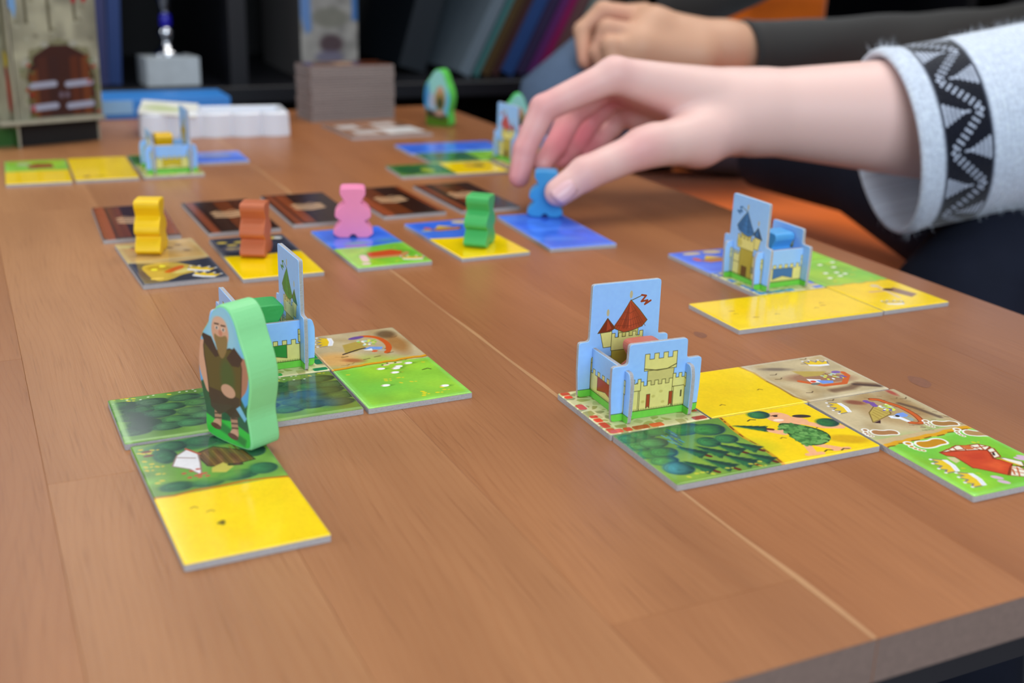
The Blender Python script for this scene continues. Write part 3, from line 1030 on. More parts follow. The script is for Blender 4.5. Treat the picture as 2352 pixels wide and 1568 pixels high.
def art_giant():
    c = Cv(2.9, 4.9, 90, (80, 175, 240))
    P = lambda pts: [(x + 1.45, 4.9 - z) for x, z in pts]
    for k in range(9):
        c.ell(1.45, 4.9 - 3.6, 2.0 - .17 * k, 2.6 - .2 * k, (80 + 11 * k, 175 + 6 * k, 240), 0, .5, .2)
    c.poly(P([(-1.4, 0), (1.4, 0), (1.4, 1.9), (1.0, 1.5), (.7, 1.9), (.4, 1.3), (-.6, 1.4), (-.9, 2.0), (-1.4, 1.7)]), (28, 92, 55), 1, .06)
    c.poly(P([(-1.4, 0), (1.4, 0), (1.4, .6), (.3, .85), (-.6, .7), (-1.4, .9)]), (50, 205, 60), 1, .04)
    c.poly(P([(-.7, .45), (.9, .15), (1.0, .4), (-.5, .75)]), (30, 120, 45), .8, .1)
    sk, skd = (226, 172, 140), (186, 128, 100)
    for a, b in (((-.35, 1.3), (-.4, .62)), ((.4, 1.25), (.45, .5))):
        c.line(P([a, b]), .34, (196, 146, 116)); c.line(P([b, (b[0] - .12, b[1] - .08)]), .27, sk)
        for k in range(3): c.line(P([(b[0] - .16, b[1] + .12 + .16 * k), (b[0] + .16, b[1] + .2 + .16 * k)]), .05, (90, 60, 40))
        c.ell(1.45 + b[0] - .12, 4.9 - b[1] + .16, .26, .1, (110, 60, 45))
    arm = [(-.95, 3.1), (-1.05, 2.4), (-.75, 1.75)]
    c.line(P(chaikin(arm, 2, False)), .4, sk); c.line(P(chaikin([(.98, 2.95), (1.05, 2.3), (.6, 1.8)], 2, False)), .38, skd)
    tun = chaikin([(-.85, 3.4), (-.2, 3.0), (.55, 3.4), (.95, 3.0), (.85, 2.1), (.75, 1.2), (0, 1.05), (-.75, 1.2), (-.8, 2.1), (-.95, 3.0)], 1)
    c.poly(P(tun), (96, 82, 24), 1, .02, (50, 36, 16), .04)
    c.ell(1.45 + .2, 4.9 - 2.3, .35, .6, (60, 96, 36), 0, .7, .2)
    c.poly(P([(-.75, 1.75), (.75, 1.75), (.7, 1.1), (.3, .95), (0, 1.1), (-.3, .92), (-.72, 1.1)]), (66, 48, 26), 1, .03)
    c.ell(1.45 + .2, 4.9 - 1.85, .35, .22, (214, 166, 136))
    c.poly(P([(.55, 1.35), (.95, 1.0), (1.05, 1.15), (.75, 1.5)]), (130, 200, 235))
    c.poly(P([(-1.05, 3.55), (-.5, 3.5), (-.15, 2.95), (-.35, 2.85), (-.85, 3.2)]), (62, 40, 20), 1, .02); c.poly(P([(.2, 2.95), (.6, 3.4), (1.0, 3.1), (.8, 2.8), (.45, 2.75)]), (62, 40, 20), 1, .02)
    c.ell(1.45 - .05, 4.9 - 3.75, .42, .5, sk, 0, 1, .02); c.ell(1.45 - .05, 4.9 - 4.05, .34, .2, (232, 190, 160), 0, .8, .08)
    c.poly(P(chaikin([(-.4, 3.7), (-.1, 3.55), (.3, 3.75), (.3, 3.3), (.0, 2.8), (-.25, 3.1)], 2)), (150, 122, 70), 1, .03)
    for x in (-.2, .12): c.ell(1.45 + x, 4.9 - 3.86, .08, .06, (245, 240, 230)); c.ell(1.45 + x, 4.9 - 3.86, .04, .045, (40, 25, 20)); c.line(P([(x - .1, 3.98), (x + .1, 4.0)]), .05, (70, 45, 30))
    c.ell(1.45 - .03, 4.9 - 3.72, .09, .1, (214, 140, 110))
    return c.a


def art_giant_far(k):
    def f():
        c = Cv(2.9, 4.9, 50, (96, 190, 225))
        P = lambda pts: [(x + 1.45, 4.9 - z) for x, z in pts]
        c.ell(1.45, 1.4, 1.2, 1.3, (165, 225, 205), 0, .8, .6)
        c.ell(.3, 2.2, .4, 1.3, (20, 110, 190), 0, .8, .4)
        c.poly(P([(-1.4, 0), (1.4, 0), (1.4, .9), (-1.4, 1.2)]), (80, 120, 15), 1, .1)
        c.poly(P([(-.9, .8), (.7, .6), (.8, 1.1), (-1.0, 1.4)]), (50, 40, 22), 1, .2)
        c.ell(1.0, 2.9, .35, .75, (180, 185, 205), 0, .9, .2)
        c.ell(1.75, 2.7, .5, .95, (172, 140, 80), 0, 1, .15); c.ell(1.75, 3.0, .28, .5, (40, 60, 30), 0, 1, .2)
        c.ell(1.75, 1.9, .3, .3, (205, 160, 130), 0, 1, .1); c.ell(1.7, 3.8, .5, .25, (205, 160, 140), 0, .9, .15)
        return c.a
    return f


# ------------------------------------------------------------------ shared materials
CARD = mat('grey_cardboard', (178, 176, 178), .85, .2, noise=(900, .16), bump=(1500, .4))
CARDD = mat('dark_grey_cardboard', (146, 134, 130), .85, .2, noise=(900, .16), bump=(1500, .4))
GLOSS = dict(rough=.13, spec=.42, coat=.0, gain=1.0)


def wood_mat():
    m = bpy.data.materials.new('table_pine')
    m.use_nodes = True
    nt = m.node_tree
    N, L = nt.nodes.new, nt.links.new
    b = nt.nodes['Principled BSDF']
    tc = N('ShaderNodeTexCoord'); oi = N('ShaderNodeObjectInfo')
    off = N('ShaderNodeVectorMath'); off.operation = 'MULTIPLY_ADD'
    cmb = N('ShaderNodeCombineXYZ')
    for i in range(3): L(oi.outputs['Random'], cmb.inputs[i])
    off.inputs[1].default_value = (7, 9, 0)
    L(cmb.outputs[0], off.inputs[0]); L(tc.outputs['Object'], off.inputs[2])

    def noise(scale, sx, sy, det, rough=.55):
        mp = N('ShaderNodeMapping'); mp.inputs['Scale'].default_value = (sx, sy, 1)
        n = N('ShaderNodeTexNoise'); n.inputs['Scale'].default_value = scale; n.inputs['Detail'].default_value = det; n.inputs['Roughness'].default_value = rough
        L(off.outputs[0], mp.inputs[0]); L(mp.outputs[0], n.inputs['Vector'])
        return n.outputs['Fac']

    def mixc(f, a, c2, blend='MIX', fac=None):
        x = N('ShaderNodeMixRGB'); x.blend_type = blend
        if f is not None: L(f, x.inputs[0])
        else: x.inputs[0].default_value = fac
        for i, q in ((1, a), (2, c2)):
            if isinstance(q, (tuple, list)): x.inputs[i].default_value = lin(q)
            else: L(q, x.inputs[i])
        return x.outputs[0]

    def ramp(f, lo, hi):
        r = N('ShaderNodeMapRange'); r.inputs[1].default_value = lo; r.inputs[2].default_value = hi
        L(f, r.inputs[0]); return r.outputs[0]
    # growth rings: bands across the stave, bent into long arches by a slow noise
    warp = noise(1.0, 9, 2.2, 2)
    sep = N('ShaderNodeSeparateXYZ'); L(off.outputs[0], sep.inputs[0])
    ma = N('ShaderNodeMath'); ma.operation = 'MULTIPLY_ADD'; L(warp, ma.inputs[0]); ma.inputs[1].default_value = .10; L(sep.outputs[0], ma.inputs[2])
    mb = N('ShaderNodeMath'); mb.operation = 'MULTIPLY'; L(ma.outputs[0], mb.inputs[0]); mb.inputs[1].default_value = 340
    fr = N('ShaderNodeMath'); fr.operation = 'FRACT'; L(mb.outputs[0], fr.inputs[0])
    ring = ramp(fr.outputs[0], .62, 1.0)
    soft = noise(1.0, 26, 3.5, 4)
    fine = noise(1.0, 1100, 26, 3, .6)
    base = mixc(ramp(soft, .3, .7), (154, 104, 68), (176, 124, 84))
    rf = N('ShaderNodeMath'); rf.operation = 'MULTIPLY'; L(ring, rf.inputs[0]); rf.inputs[1].default_value = .26
    base = mixc(rf.outputs[0], base, (150, 92, 54))
    ff = N('ShaderNodeMath'); ff.operation = 'MULTIPLY'; L(ramp(fine, .56, .72), ff.inputs[0]); ff.inputs[1].default_value = .42
    base = mixc(ff.outputs[0], base, (120, 72, 42))
    base = mixc(None, base, oi.outputs['Color'], 'MULTIPLY', 1.0)
    L(base, b.inputs['Base Color'])
    b.inputs['Roughness'].default_value = .34
    b.inputs['Specular IOR Level'].default_value = .3
    bp = N('ShaderNodeBump'); bp.inputs['Strength'].default_value = .25; bp.inputs['Distance'].default_value = .0004; bp.invert = True
    L(fine, bp.inputs['Height']); L(bp.outputs[0], b.inputs['Normal'])
    return m


WOOD = wood_mat()

# ------------------------------------------------------------------ the room
FL = mat('floor_grey_lino', (92, 92, 98), .6, noise=(4, .1))
WALL = mat('grey_wall_paint', (128, 126, 122), .8, noise=(3, .02))
tag(obj('floor', box(-3.0, 3.2, -2.6, 1.66, -.05, 0), mats=[FL]), kind='structure')
bm = bmesh.new()
# back wall with a window opening above the shelf, on the left
wx0, wx1, wz0, wz1 = -.75, .35, .95, 1.95
for a in ((-3.0, wx0, 0, 2.5), (wx1, 3.2, 0, 2.5), (wx0, wx1, 0, wz0), (wx0, wx1, wz1, 2.5)):
    bm_box(bm, a[0], a[1], 1.62, 1.72, a[2], a[3])
tag(obj('wall_back', bm, mats=[WALL]), kind='structure')
win = tag(empty('window_1', (0, 1.67, 0)), kind='structure')
FR = mat('white_window_frame', (232, 232, 230), .4)
bm = bmesh.new()
for a in ((wx0, wx1, wz0, wz0 + .06), (wx0, wx1, wz1 - .06, wz1), (wx0, wx0 + .06, wz0 + .06, wz1 - .06), (wx1 - .06, wx1, wz0 + .06, wz1 - .06), (-.23, -.17, wz0 + .06, wz1 - .06)):
    bm_box(bm, a[0], a[1], -.03, .03, a[2], a[3])
obj('window_frame', bm, win, [FR])
GL = mat('window_glass', (255, 255, 255), 0.0)
GL.node_tree.nodes['Principled BSDF'].inputs['Transmission Weight'].default_value = 1
GL.node_tree.nodes['Principled BSDF'].inputs['IOR'].default_value = 1.0
for x0, x1 in ((wx0 + .06, -.23), (-.17, wx1 - .06)):
    obj('window_pane', box(x0, x1, -.003, .003, wz0 + .06, wz1 - .06), win, [GL])

# ------------------------------------------------------------------ the table
table = empty('dining_table', (0.23, 0.63, 0), 0, 'low table with a glossy brown top of glued pine staves, covered in game pieces', 'table')
TU0, TU1, TV0, TV1, TT = -16.5, 43.55, 17.6, 107.8, 1.3
seams = [TU0, -10.6, -4.9, 1.1, 6.9, 12.9, 18.65, 24.1, 30.3, 36.6, TU1]
joints = {2: [45.2], 3: [33.6, 71], 4: [52], 5: [20.6, 60], 6: [80], 7: [66], 8: [47], 9: [58], 1: [70], 0: [40]}
tints = [(.95, .93, .9), (1, .98, .95), (.88, .82, .76), (1.04, 1.06, 1.04), (.98, .96, .92), (.96, .88, .8), (.94, .81, .68), (.86, .71, .56), (.80, .69, .58), (.78, .66, .57)]  # stave tones; the light's falloff towards the right is painted in too
RR = random.Random(11)
ENDG = mat('end_grain', (128, 106, 96), .7, noise=(700, .2))
for i in range(len(seams) - 1):
    cuts = [TV0] + joints.get(i, []) + [TV1]
    for a, b in zip(cuts, cuts[1:]):
        x0, x1 = seams[i], seams[i + 1]
        hx, hy = (x1 - x0) / 2 * CM, (b - a) / 2 * CM
        bm = box(-hx + 2e-5, hx - 2e-5, -hy + 2e-5, hy - 2e-5, -TT * CM, 0, .00012, 1)
        for f in bm.faces:
            if abs(f.calc_center_median().y) > hy - 4e-5: f.material_index = 1
        o = obj('plank', bm, table, [WOOD, ENDG])
        o.location = Vector(T((x0 + x1) / 2, (a + b) / 2)) - table.location
        k = RR.uniform(.95, 1.04)
        t = tints[i]
        o.color = (t[0] * k, t[1] * k, t[2] * k, 1)
# pale glue line / worn edge beside the stave seam
PALE = mat('pale_sapwood', (182, 134, 90), .4, noise=(60, .15))
x0 = 18.65 - .13
bm = bmesh.new()
nn_ = 60
L_, R_ = [], []
for k in range(nn_ + 1):
    v = TV0 + .02 + (TV1 - TV0 - .04) * k / nn_
    wd = .03 + .05 * (math.sin(k * .9) * math.sin(k * .37 + 1) + .6)
    L_.append(bm.verts.new((x0 * CM - table.location.x, v * CM - table.location.y, TZ + 3e-5)))
    R_.append(bm.verts.new(((x0 + max(wd, .025) * 2) * CM - table.location.x, v * CM - table.location.y, TZ + 3e-5)))
for k in range(nn_):
    bm.faces.new((L_[k], R_[k], R_[k + 1], L_[k + 1]))
obj('glue_line', bm, table, [PALE])
# frame and legs
LEG = mat('dark_table_frame', (38, 36, 40), .5)
lo = lambda u, v, z: Vector(T(u, v, z)) - table.location
for u0, u1, v0, v1 in ((TU0 + 4, TU1 - 4, TV0 + 4, TV0 + 6), (TU0 + 4, TU1 - 4, TV1 - 6, TV1 - 4), (TU0 + 4, TU0 + 6, TV0 + 6, TV1 - 6), (TU1 - 6, TU1 - 4, TV0 + 6, TV1 - 6)):
    p, q = lo(u0, v0, -6.0), lo(u1, v1, -TT)
    obj('apron', box(p.x, q.x, p.y, q.y, p.z, q.z, .001, 1), table, [LEG])
for u in (TU0 + 3, TU1 - 7):
    for v in (TV0 + 3, TV1 - 7):
        p, q = lo(u, v, -50), lo(u + 4, v + 4, -TT)
        obj('leg', box(p.x, q.x, p.y, q.y, p.z, q.z, .002, 1), table, [LEG])
# knots in the boards: thin dark heartwood discs let into the staves
KN = mat('knot_heartwood', (128, 78, 52), .4, noise=(500, .35))
for u, v, a, b in ((32.5, 30.6, .62, .36), (27.6, 38.4, .42, .26), (36.4, 23.2, .9, .5)):
    bm = bmesh.new()
    vs = [bm.verts.new((a * CM * math.cos(t) * (1 + .12 * math.sin(3 * t)), b * CM * math.sin(t), 0)) for t in np.linspace(0, 2 * math.pi, 24, endpoint=False)]
    bm.faces.new(vs)
    o = obj('knot', bm, table, [KN])
    o.location = lo(u, v, .004)
    o.rotation_euler = (0, 0, 1.35)

# ------------------------------------------------------------------ dominoes and castle tiles
TH = 0.23


def tile_meshes(w, h, name, art_mat):
    """grey board core and the glossy printed skin, pressed down along its rim (w, h in cm)"""
    a, b, r = w / 2 * CM, h / 2 * CM, .06 * CM
    bm = bmesh.new()
    pts = round_corners([(-a, -b), (a, -b), (a, b), (-a, b)], r, 2)
    lo_ = [bm.verts.new((x, y, 0)) for x, y in pts]
    hi_ = [bm.verts.new((x, y, (TH - .035) * CM)) for x, y in pts]
    bm.faces.new(lo_[::-1]); bm.faces.new(hi_)
    for i in range(len(pts)):
        j = (i + 1) % len(pts)
        bm.faces.new((lo_[i], lo_[j], hi_[j], hi_[i]))
    core = bpy.data.meshes.new(name + '_core')
    bm.to_mesh(core); bm.free()
    core.materials.append(CARD)
    bm = bmesh.new()
    uvl = bm.loops.layers.uv.new('UVMap')
    prof = [(0.0, TH - .04), (.012, TH - .024), (.035, TH - .008), (.07, TH - .001), (.11, TH)]
    rings = []
    for ins, z in prof:
        q = ins * CM
        p2 = round_corners([(-a + q, -b + q), (a - q, -b + q), (a - q, b - q), (-a + q, b - q)], r, 2)
        rings.append([bm.verts.new((x, y, z * CM)) for x, y in p2])
    for A, B in zip(rings, rings[1:]):
        for i in range(len(A)):
            j = (i + 1) % len(A)
            bm.faces.new((A[i], A[j], B[j], B[i])).smooth = True
    bm.faces.new(rings[-1])
    for f in bm.faces:
        for l in f.loops:
            l[uvl].uv = ((l.vert.co.x + a) / (2 * a), (l.vert.co.y + b) / (2 * b))
    face = bpy.data.meshes.new(name + '_face')
    bm.to_mesh(face); bm.free()
    face.materials.append(art_mat)
    return core, face


def tile(name, u, v, ang, w, h, art, label, group, z=0.0, cat='game tile', gl=GLOSS):
    a_ = art()
    h_, w_ = a_.shape[:2]
    a_ = a_ * (1 + .035 * (vnoise(h_, w_, 46 * max(w, h) / 4, 7)[..., None] - .5) + .015 * (vnoise(h_, w_, 15 * max(w, h) / 4, 8)[..., None] - .5))
    m = painted('print_' + name + '_%d' % len(MATS), a_, **gl)
    core, face = tile_meshes(w, h, name, m)
    e = empty(name, T(u, v, z), math.radians(ang), label, cat, group)
    obj('cardboard_core', core, e)
    obj('printed_face', face, e)
    return e


S4 = 3.97
D = 7.97
GK1, GK2, GK3, GK4, GK5 = ('tiles around the red-roofed castle', 'tiles around the green castle', 'tiles around the blue castle',
                           'tiles around the half-hidden far castle', 'tiles around the yellow castle')
tile('castle_tile', 20.43, 32.13, -.9, S4, S4, art_castle_tile((214, 84, 50)), 'cobbled square tile with red brick border under the red-roofed castle', GK1)
tile('domino_tile', 26.47, 32.09, -.5, D, S4, art_wheat_mine, 'tile half plain yellow, half sandy mine with one crown, right of red-roofed castle', GK1)
tile('domino_tile', 22.44, 28.12, -.3, D, S4, art_forest_giant, 'tile half green forest, half yellow with a figure in a leaf tunic', GK1)
tile('domino_tile', 28.52, 26.06, -1.1, S4, D, art_mine_farm, 'tile with a red-roofed farmhouse on green below a sandy mine, at right edge', GK1)
tile('castle_tile', 9.52, 41.3, 1.2, S4, S4, art_castle_tile((40, 150, 80)), 'cobbled square tile with green brick border under the green castle', GK2)
tile('domino_tile', 7.52, 37.26, .6, D, S4, art_two_woods, 'dark forest tile behind the green giant piece, in front of green castle', GK2)
tile('domino_tile', 13.56, 39.28, 1.4, S4, D, art_mine_sheep, 'tile with white sheep on bright green below a sandy mine, right of green castle', GK2)
tile('domino_tile', 5.78, 31.06, 1.7, S4, D, art_hut_wheat, 'nearest tile, white-gabled forest hut above a plain yellow half', GK2)
tile('domino_tile', 33.2, 39.78, -.6, D, S4, art_wheat2(65), 'all-yellow tile lying in front of the blue castle', GK3)
tile('domino_tile', 39.24, 41.8, .3, S4, D, art_meadow_mill, 'tile with green sheep meadow and yellow mill half, right of blue castle', GK3)
tile('castle_tile', 35.2, 43.8, .5, S4, S4, art_castle_tile((80, 140, 225)), 'square tile with blue brick border under the blue castle', GK3)
tile('domino_tile', 37.22, 47.82, -.3, D, S4, art_sea_meadow, 'tile with a yellow boat on blue sea, behind the blue castle', GK3)
GM = 'picture tiles in the middle row'
tile('domino_tile', 8.62, 57.0, 1.8, S4, D, art_sand_dark, 'middle-row tile with sand and dark gold mine under the yellow pawn', GM)
tile('domino_tile', 13.23, 56.45, 0, S4, D, art_dark_wheat, 'middle-row tile, half charcoal and half yellow, under the brown pawn', GM)
tile('domino_tile', 18.85, 56.54, 1.0, S4, D, art_sea_barn, 'middle-row tile, half blue and half green with barn, under the pink pawn', GM)
tile('domino_tile', 24.38, 56.58, 1.8, S4, D, art_sea_wheat, 'middle-row tile, blue sea with boat above yellow, under the green pawn', GM)
tile('domino_tile', 29.98, 56.67, -3.4, S4, D, art_two_sea, 'all-blue tile at the right end of the middle row, below the hand', GM)
GB = 'face-down tiles in the back row'
BK = dict(rough=.2, spec=.45, coat=.0, gain=.9)
for i, (u, v, a, w) in enumerate(((8.23, 65.94, -2.0, 'leftmost face-down brown tile, behind the yellow pawn'), (13.48, 65.77, .5, 'face-down brown tile behind the brown pawn'),
                                  (18.35, 66.3, -.6, 'face-down brown tile left of the pink pawn head'), (23.75, 66.69, 1.4, 'face-down brown tile right of the pink pawn head'),
                                  (28.67, 66.61, 1.0, 'rightmost face-down brown tile, behind the green pawn'))):
    tile('domino_tile', u, v, a, S4, D, art_back(100 + i), w, GB, gl=BK)
tile('domino_tile', 4.3, 82.3, -2.2, S4, D, art_barn_wheat, 'far-left tile, green farm half above a yellow half', GK5)
tile('domino_tile', 8.42, 82.4, -1.4, S4, D, art_wheat_v, 'all-yellow tile beside the yellow castle on its left', GK5)
tile('castle_tile', 12.6, 80.4, 0, S4, S4, art_castle_tile((190, 200, 60)), 'square tile with yellow-green border under the yellow castle', GK5)
tile('domino_tile', 14.6, 84.45, -1.0, D, S4, art_wood_sea, 'dark forest and blue sea tile behind the yellow castle', GK5)
tile('domino_tile', 34.74, 83.75, -1.1, D, S4, art_two_sea_h, 'all-blue far tile behind the forest and green tile', GK4)
tile('domino_tile', 34.9, 79.7, -1.5, D, S4, art_wood_meadow, 'far tile, dark forest half and green half, in front of the blue one', GK4)
tile('domino_tile', 31.1, 75.55, -2.5, D, S4, art_wood_wheat, 'far tile, dark forest half and yellow half, behind the back row', GK4)
tile('castle_tile', 37.6, 76.9, -2.0, S4, S4, art_castle_tile((210, 90, 90)), 'square tile under the castle half hidden by the hand', GK4)


def art_quest():
    c = Cv(1, 1, 120, (150, 104, 76))
    c.mott(6, .12, 4)
    for a, b, q, r in ((.08, .2, .26, .26), (.12, .62, .3, .24), (.55, .12, .3, .22)): c.poly([(a, b), (a + q, b - .03), (a + q, b + r), (a, b + r)], (214, 208, 206), 1, .04)
    c.poly([(.46, .5), (.95, .46), (.98, .88), (.5, .92)], (238, 236, 236), 1, .04)
    return c.a


tile('quest_tile', 32.1, 94.0, 3.5, 7.2, 7.4, art_quest, 'square brown tile with white patches lying before the tile stack', None, cat='game tile')

# the draw stack of face-down dominoes: every board is a thing
core, face = tile_meshes(D, S4, 'stack', painted('print_stack_back', np.rot90(art_back(140)()), **BK))
core.materials[0] = CARDD
ORD = ['face-down tile, %s of the tall grey-edged stack' % w for w in (
    'bottom one', 'second from the bottom', 'third from the bottom', 'fourth from the bottom', 'fifth from the bottom', 'sixth from the bottom', 'seventh from the bottom',
    'eighth from the bottom', 'ninth from the bottom', 'tenth from the bottom', 'middle one', 'tenth from the top', 'ninth from the top', 'eighth from the top', 'seventh from the top', 'sixth from the top',
    'fifth from the top', 'fourth from the top', 'third from the top', 'second from the top')]
for k in range(21):
    e = empty('domino_tile', T(32.0 + RR.uniform(-.05, .05), 102.2 + RR.uniform(-.05, .05), k * .23), math.radians(4.5 + RR.uniform(-.6, .6)),
              ORD[k] if k < 20 else 'topmost brown-backed tile of the tall stack at the table end',
              'game tile', 'face-down tiles of the tall draw stack')
    obj('cardboard_core', core, e)
    obj('printed_face', face, e)

# ------------------------------------------------------------------ castles (four slotted panels)
PT = .17


def panel_outline(kind):
    if kind == 'tall': p = [(-1.76, 0), (1.76, 0), (1.82, 1.0), (1.82, 2.08), (1.4, 2.08), (1.38, 4.18), (-1.38, 4.18), (-1.4, 2.08), (-1.82, 2.08), (-1.82, 1.0)]
    elif kind == 'front': p = [(-1.7, 0), (1.7, 0), (1.76, 1.0), (1.76, 2.0), (1.16, 2.0), (1.14, 2.74), (-1.14, 2.74), (-1.16, 2.0), (-1.76, 2.0), (-1.76, 1.0)]
    else: p = [(-1.65, 0), (1.65, 0), (1.7, 1.0), (1.7, 1.5), (1.6, 1.84), (-1.6, 1.84), (-1.7, 1.5), (-1.7, 1.0)]
    return [(x * CM, z * CM) for x, z in round_corners(p, .12, 3)]


def castle(name, u, v, ang, roof, label, res=70, flip=0):
    """local frame: tall panel at +y (far), lower front panel at -y, two low side panels across"""
    e = empty(name, T(u, v, TH), math.radians(ang), label, 'castle', 'cardboard castles')
    for kind, part, loc, rz in (('tall', 'tall_wall_panel', (0, 1.2, 0), flip * math.pi), ('front', 'gate_wall_panel', (0, -1.2, 0), 0),
                                ('side', 'side_wall_panel', (-1.2, 0, 0), math.pi / 2), ('side', 'side_wall_panel', (1.2, 0, 0), math.pi / 2)):
        key = 'panel_%s_%s' % (name if False else '%d_%d_%d' % roof, kind)
        m = MATS.get(key) or painted(key, art_panel(kind, roof, res), rough=.3, spec=.4, coat=.0, gain=1.06)
        bm = slab(panel_outline(kind), PT * CM, .018 * CM, (-1.9 * CM, 1.9 * CM, 0, 4.4 * CM))
        obj(part, bm, e, [m, CARD], loc=tuple(q * CM for q in loc), rot=(0, 0, rz))
    return e


castle('cardboard_castle', 20.68, 32.3, -1.8, (178, 74, 40), 'blue-walled cardboard castle with red-brown tower roofs on red brick tile', 110)
castle('cardboard_castle', 9.45, 41.3, -88.5, (48, 150, 58), 'blue-walled cardboard castle with green tower roofs behind green giant', 90, 1)
castle('cardboard_castle', 35.05, 43.85, 91, (62, 120, 180), 'cardboard castle with blue tower roofs on the blue-bordered tile', 50)
castle('cardboard_castle', 12.6, 80.5, -90, (214, 190, 40), 'far cardboard castle seen edge-on beside yellow tiles', 30)
KX, KY = 37.6, 76.9
castle('cardboard_castle', KX, KY, 97, (205, 90, 90), 'far cardboard castle with red roof half hidden behind the fingers', 30)


# ------------------------------------------------------------------ wooden pawns
def pawn_mesh():
    h = [(.0, .2), (.14, .16), (.2, .02), (.3, 0), (.74, 0), (.86, .05), (1.06, .2), (1.06, .3), (.92, .55), (.62, .9), (.66, .95), (.88, 1.06), (.98, 1.2), (.94, 1.4), (.74, 1.66), (.42, 1.88),
         (.44, 1.96), (.6, 2.24), (.68, 2.36), (.68, 2.6), (.58, 2.7), (.3, 2.72)]
    pts = [(x, z) for x, z in h] + [(-x, z) for x, z in h[::-1][:-1]]
    pts = [(x * CM, z * CM) for x, z in chaikin(pts, 1)]
    return slab(pts, 1.25 * CM, .05 * CM, edge_mi=0)


GC = 'pawns standing inside the castles'
PM = pawn_mesh()
pawn_me = bpy.data.meshes.new('pawn')
PM.to_mesh(pawn_me); PM.free()


def pawn(u, v, ang, z, col, label, key, group='pawns on the middle row tiles', tilt=0):
    m = mat('pawn_' + key, col, .42, .45, noise=(120, .05), bump=(700, .12))
    me = pawn_me.copy()
    o = obj('wooden_pawn', me, None, [m])
    o.location = T(u, v, z)
    o.rotation_euler = (tilt, 0, math.radians(ang))
    if group == GC: o.scale = (.93, .93, .91)
    tag(o, label, 'pawn', group)
    return o


PY, PBR, PP, PG, PBL = (244, 200, 14), (192, 104, 66), (246, 142, 184), (74, 182, 98), (52, 146, 206)
pawn(8.1, 58.95, 70, TH, PY, 'yellow wooden pawn standing on the leftmost picture tile', 'yellow')
pawn(12.9, 56.7, 65, TH, PBR, 'brown wooden pawn standing on the charcoal and yellow tile', 'brown')
pawn(18.75, 58.9, -18, TH, PP, 'pink wooden pawn standing on the blue and green tile', 'pink')
pawn(24.5, 54.85, 51, TH, PG, 'green wooden pawn standing on the sea and wheat tile', 'green')
pawn(31.0, 59.9, -27, TH + .03, PBL, 'blue wooden pawn held by thumb and finger above blue tile', 'blue')
GC = 'pawns standing inside the castles'
pawn(20.65, 31.83, -1.8, TH, (200, 108, 82), 'red-brown pawn standing inside the red-roofed castle', 'redbrown', GC)
pawn(9.45, 40.83, 1.5, TH, (56, 170, 84), 'green pawn standing inside the green castle', 'green2', GC)
pawn(35.53, 43.85, 91, TH, (84, 166, 228), 'light blue pawn standing inside the blue castle', 'lightblue', GC)
pawn(12.3, 80.5, 90, TH, (240, 190, 20), 'yellow pawn standing inside the yellow castle', 'yellow2', GC)
pawn(KX, KY, 97, TH, (236, 130, 170), 'pink pawn inside the castle half hidden by fingers', 'pink2', GC)


# ------------------------------------------------------------------ wooden giants with a printed face
def giant(u, v, ang, z, art, label, thick=1.15, s=1.0, edge=(140, 222, 152)):
    out = [(-.9, 0), (-1.08, .25), (-1.0, .9), (-1.2, 1.6), (-1.28, 2.4), (-1.2, 3.0), (-1.05, 3.5), (-.65, 3.95), (-.35, 4.45), (0, 4.68), (.4, 4.62), (.7, 4.2),
           (.85, 3.7), (1.15, 3.1), (1.3, 2.4), (1.2, 1.75), (1.05, 1.2), (1.16, .7), (1.22, .2), (1.05, 0)]
    pts = [(x * CM * s, q * CM * s) for x, q in chaikin(out, 2)]
    e = empty('wooden_giant', T(u, v, z), math.radians(ang), label, 'giant piece', 'wooden giant pieces')
    ge = mat('giant_edge_%d' % edge[1], edge, .45, .4, noise=(80, .04), bump=(500, .1))
    obj('body', slab(pts, thick * CM, .06 * CM, edge_mi=0), e, [ge])
    # printed sticker on the front face, set a hair proud of the wood
    inner = [(x * .955, .0008 + q * .965) for x, q in pts]
    m = painted('print_giant_%d' % len(MATS), art(), rough=.35, spec=.4, coat=.2, gain=.9)
    o = obj('printed_sticker', slab(inner, .02 * CM, 0, (-1.45 * CM * s, 1.45 * CM * s, 0, 4.9 * CM * s), edge_mi=0), e, [m])
    o.location = (0, -(thick / 2 + .012) * CM, 0)
    return e


giant(7.08, 34.35, -64, TH, art_giant, 'green wooden giant piece with a caveman print, nearest the camera')
giant(38.6, 95.6, -50, 0, art_giant_far(1), 'green wooden giant piece standing at the far right table corner', 1.15, 1.06, (90, 200, 80))
giant(41.6, 86.2, -20, 0, art_giant_far(2), 'green-edged giant piece behind the far castle, mostly hidden by hand', 1.1, .84, (90, 205, 110))

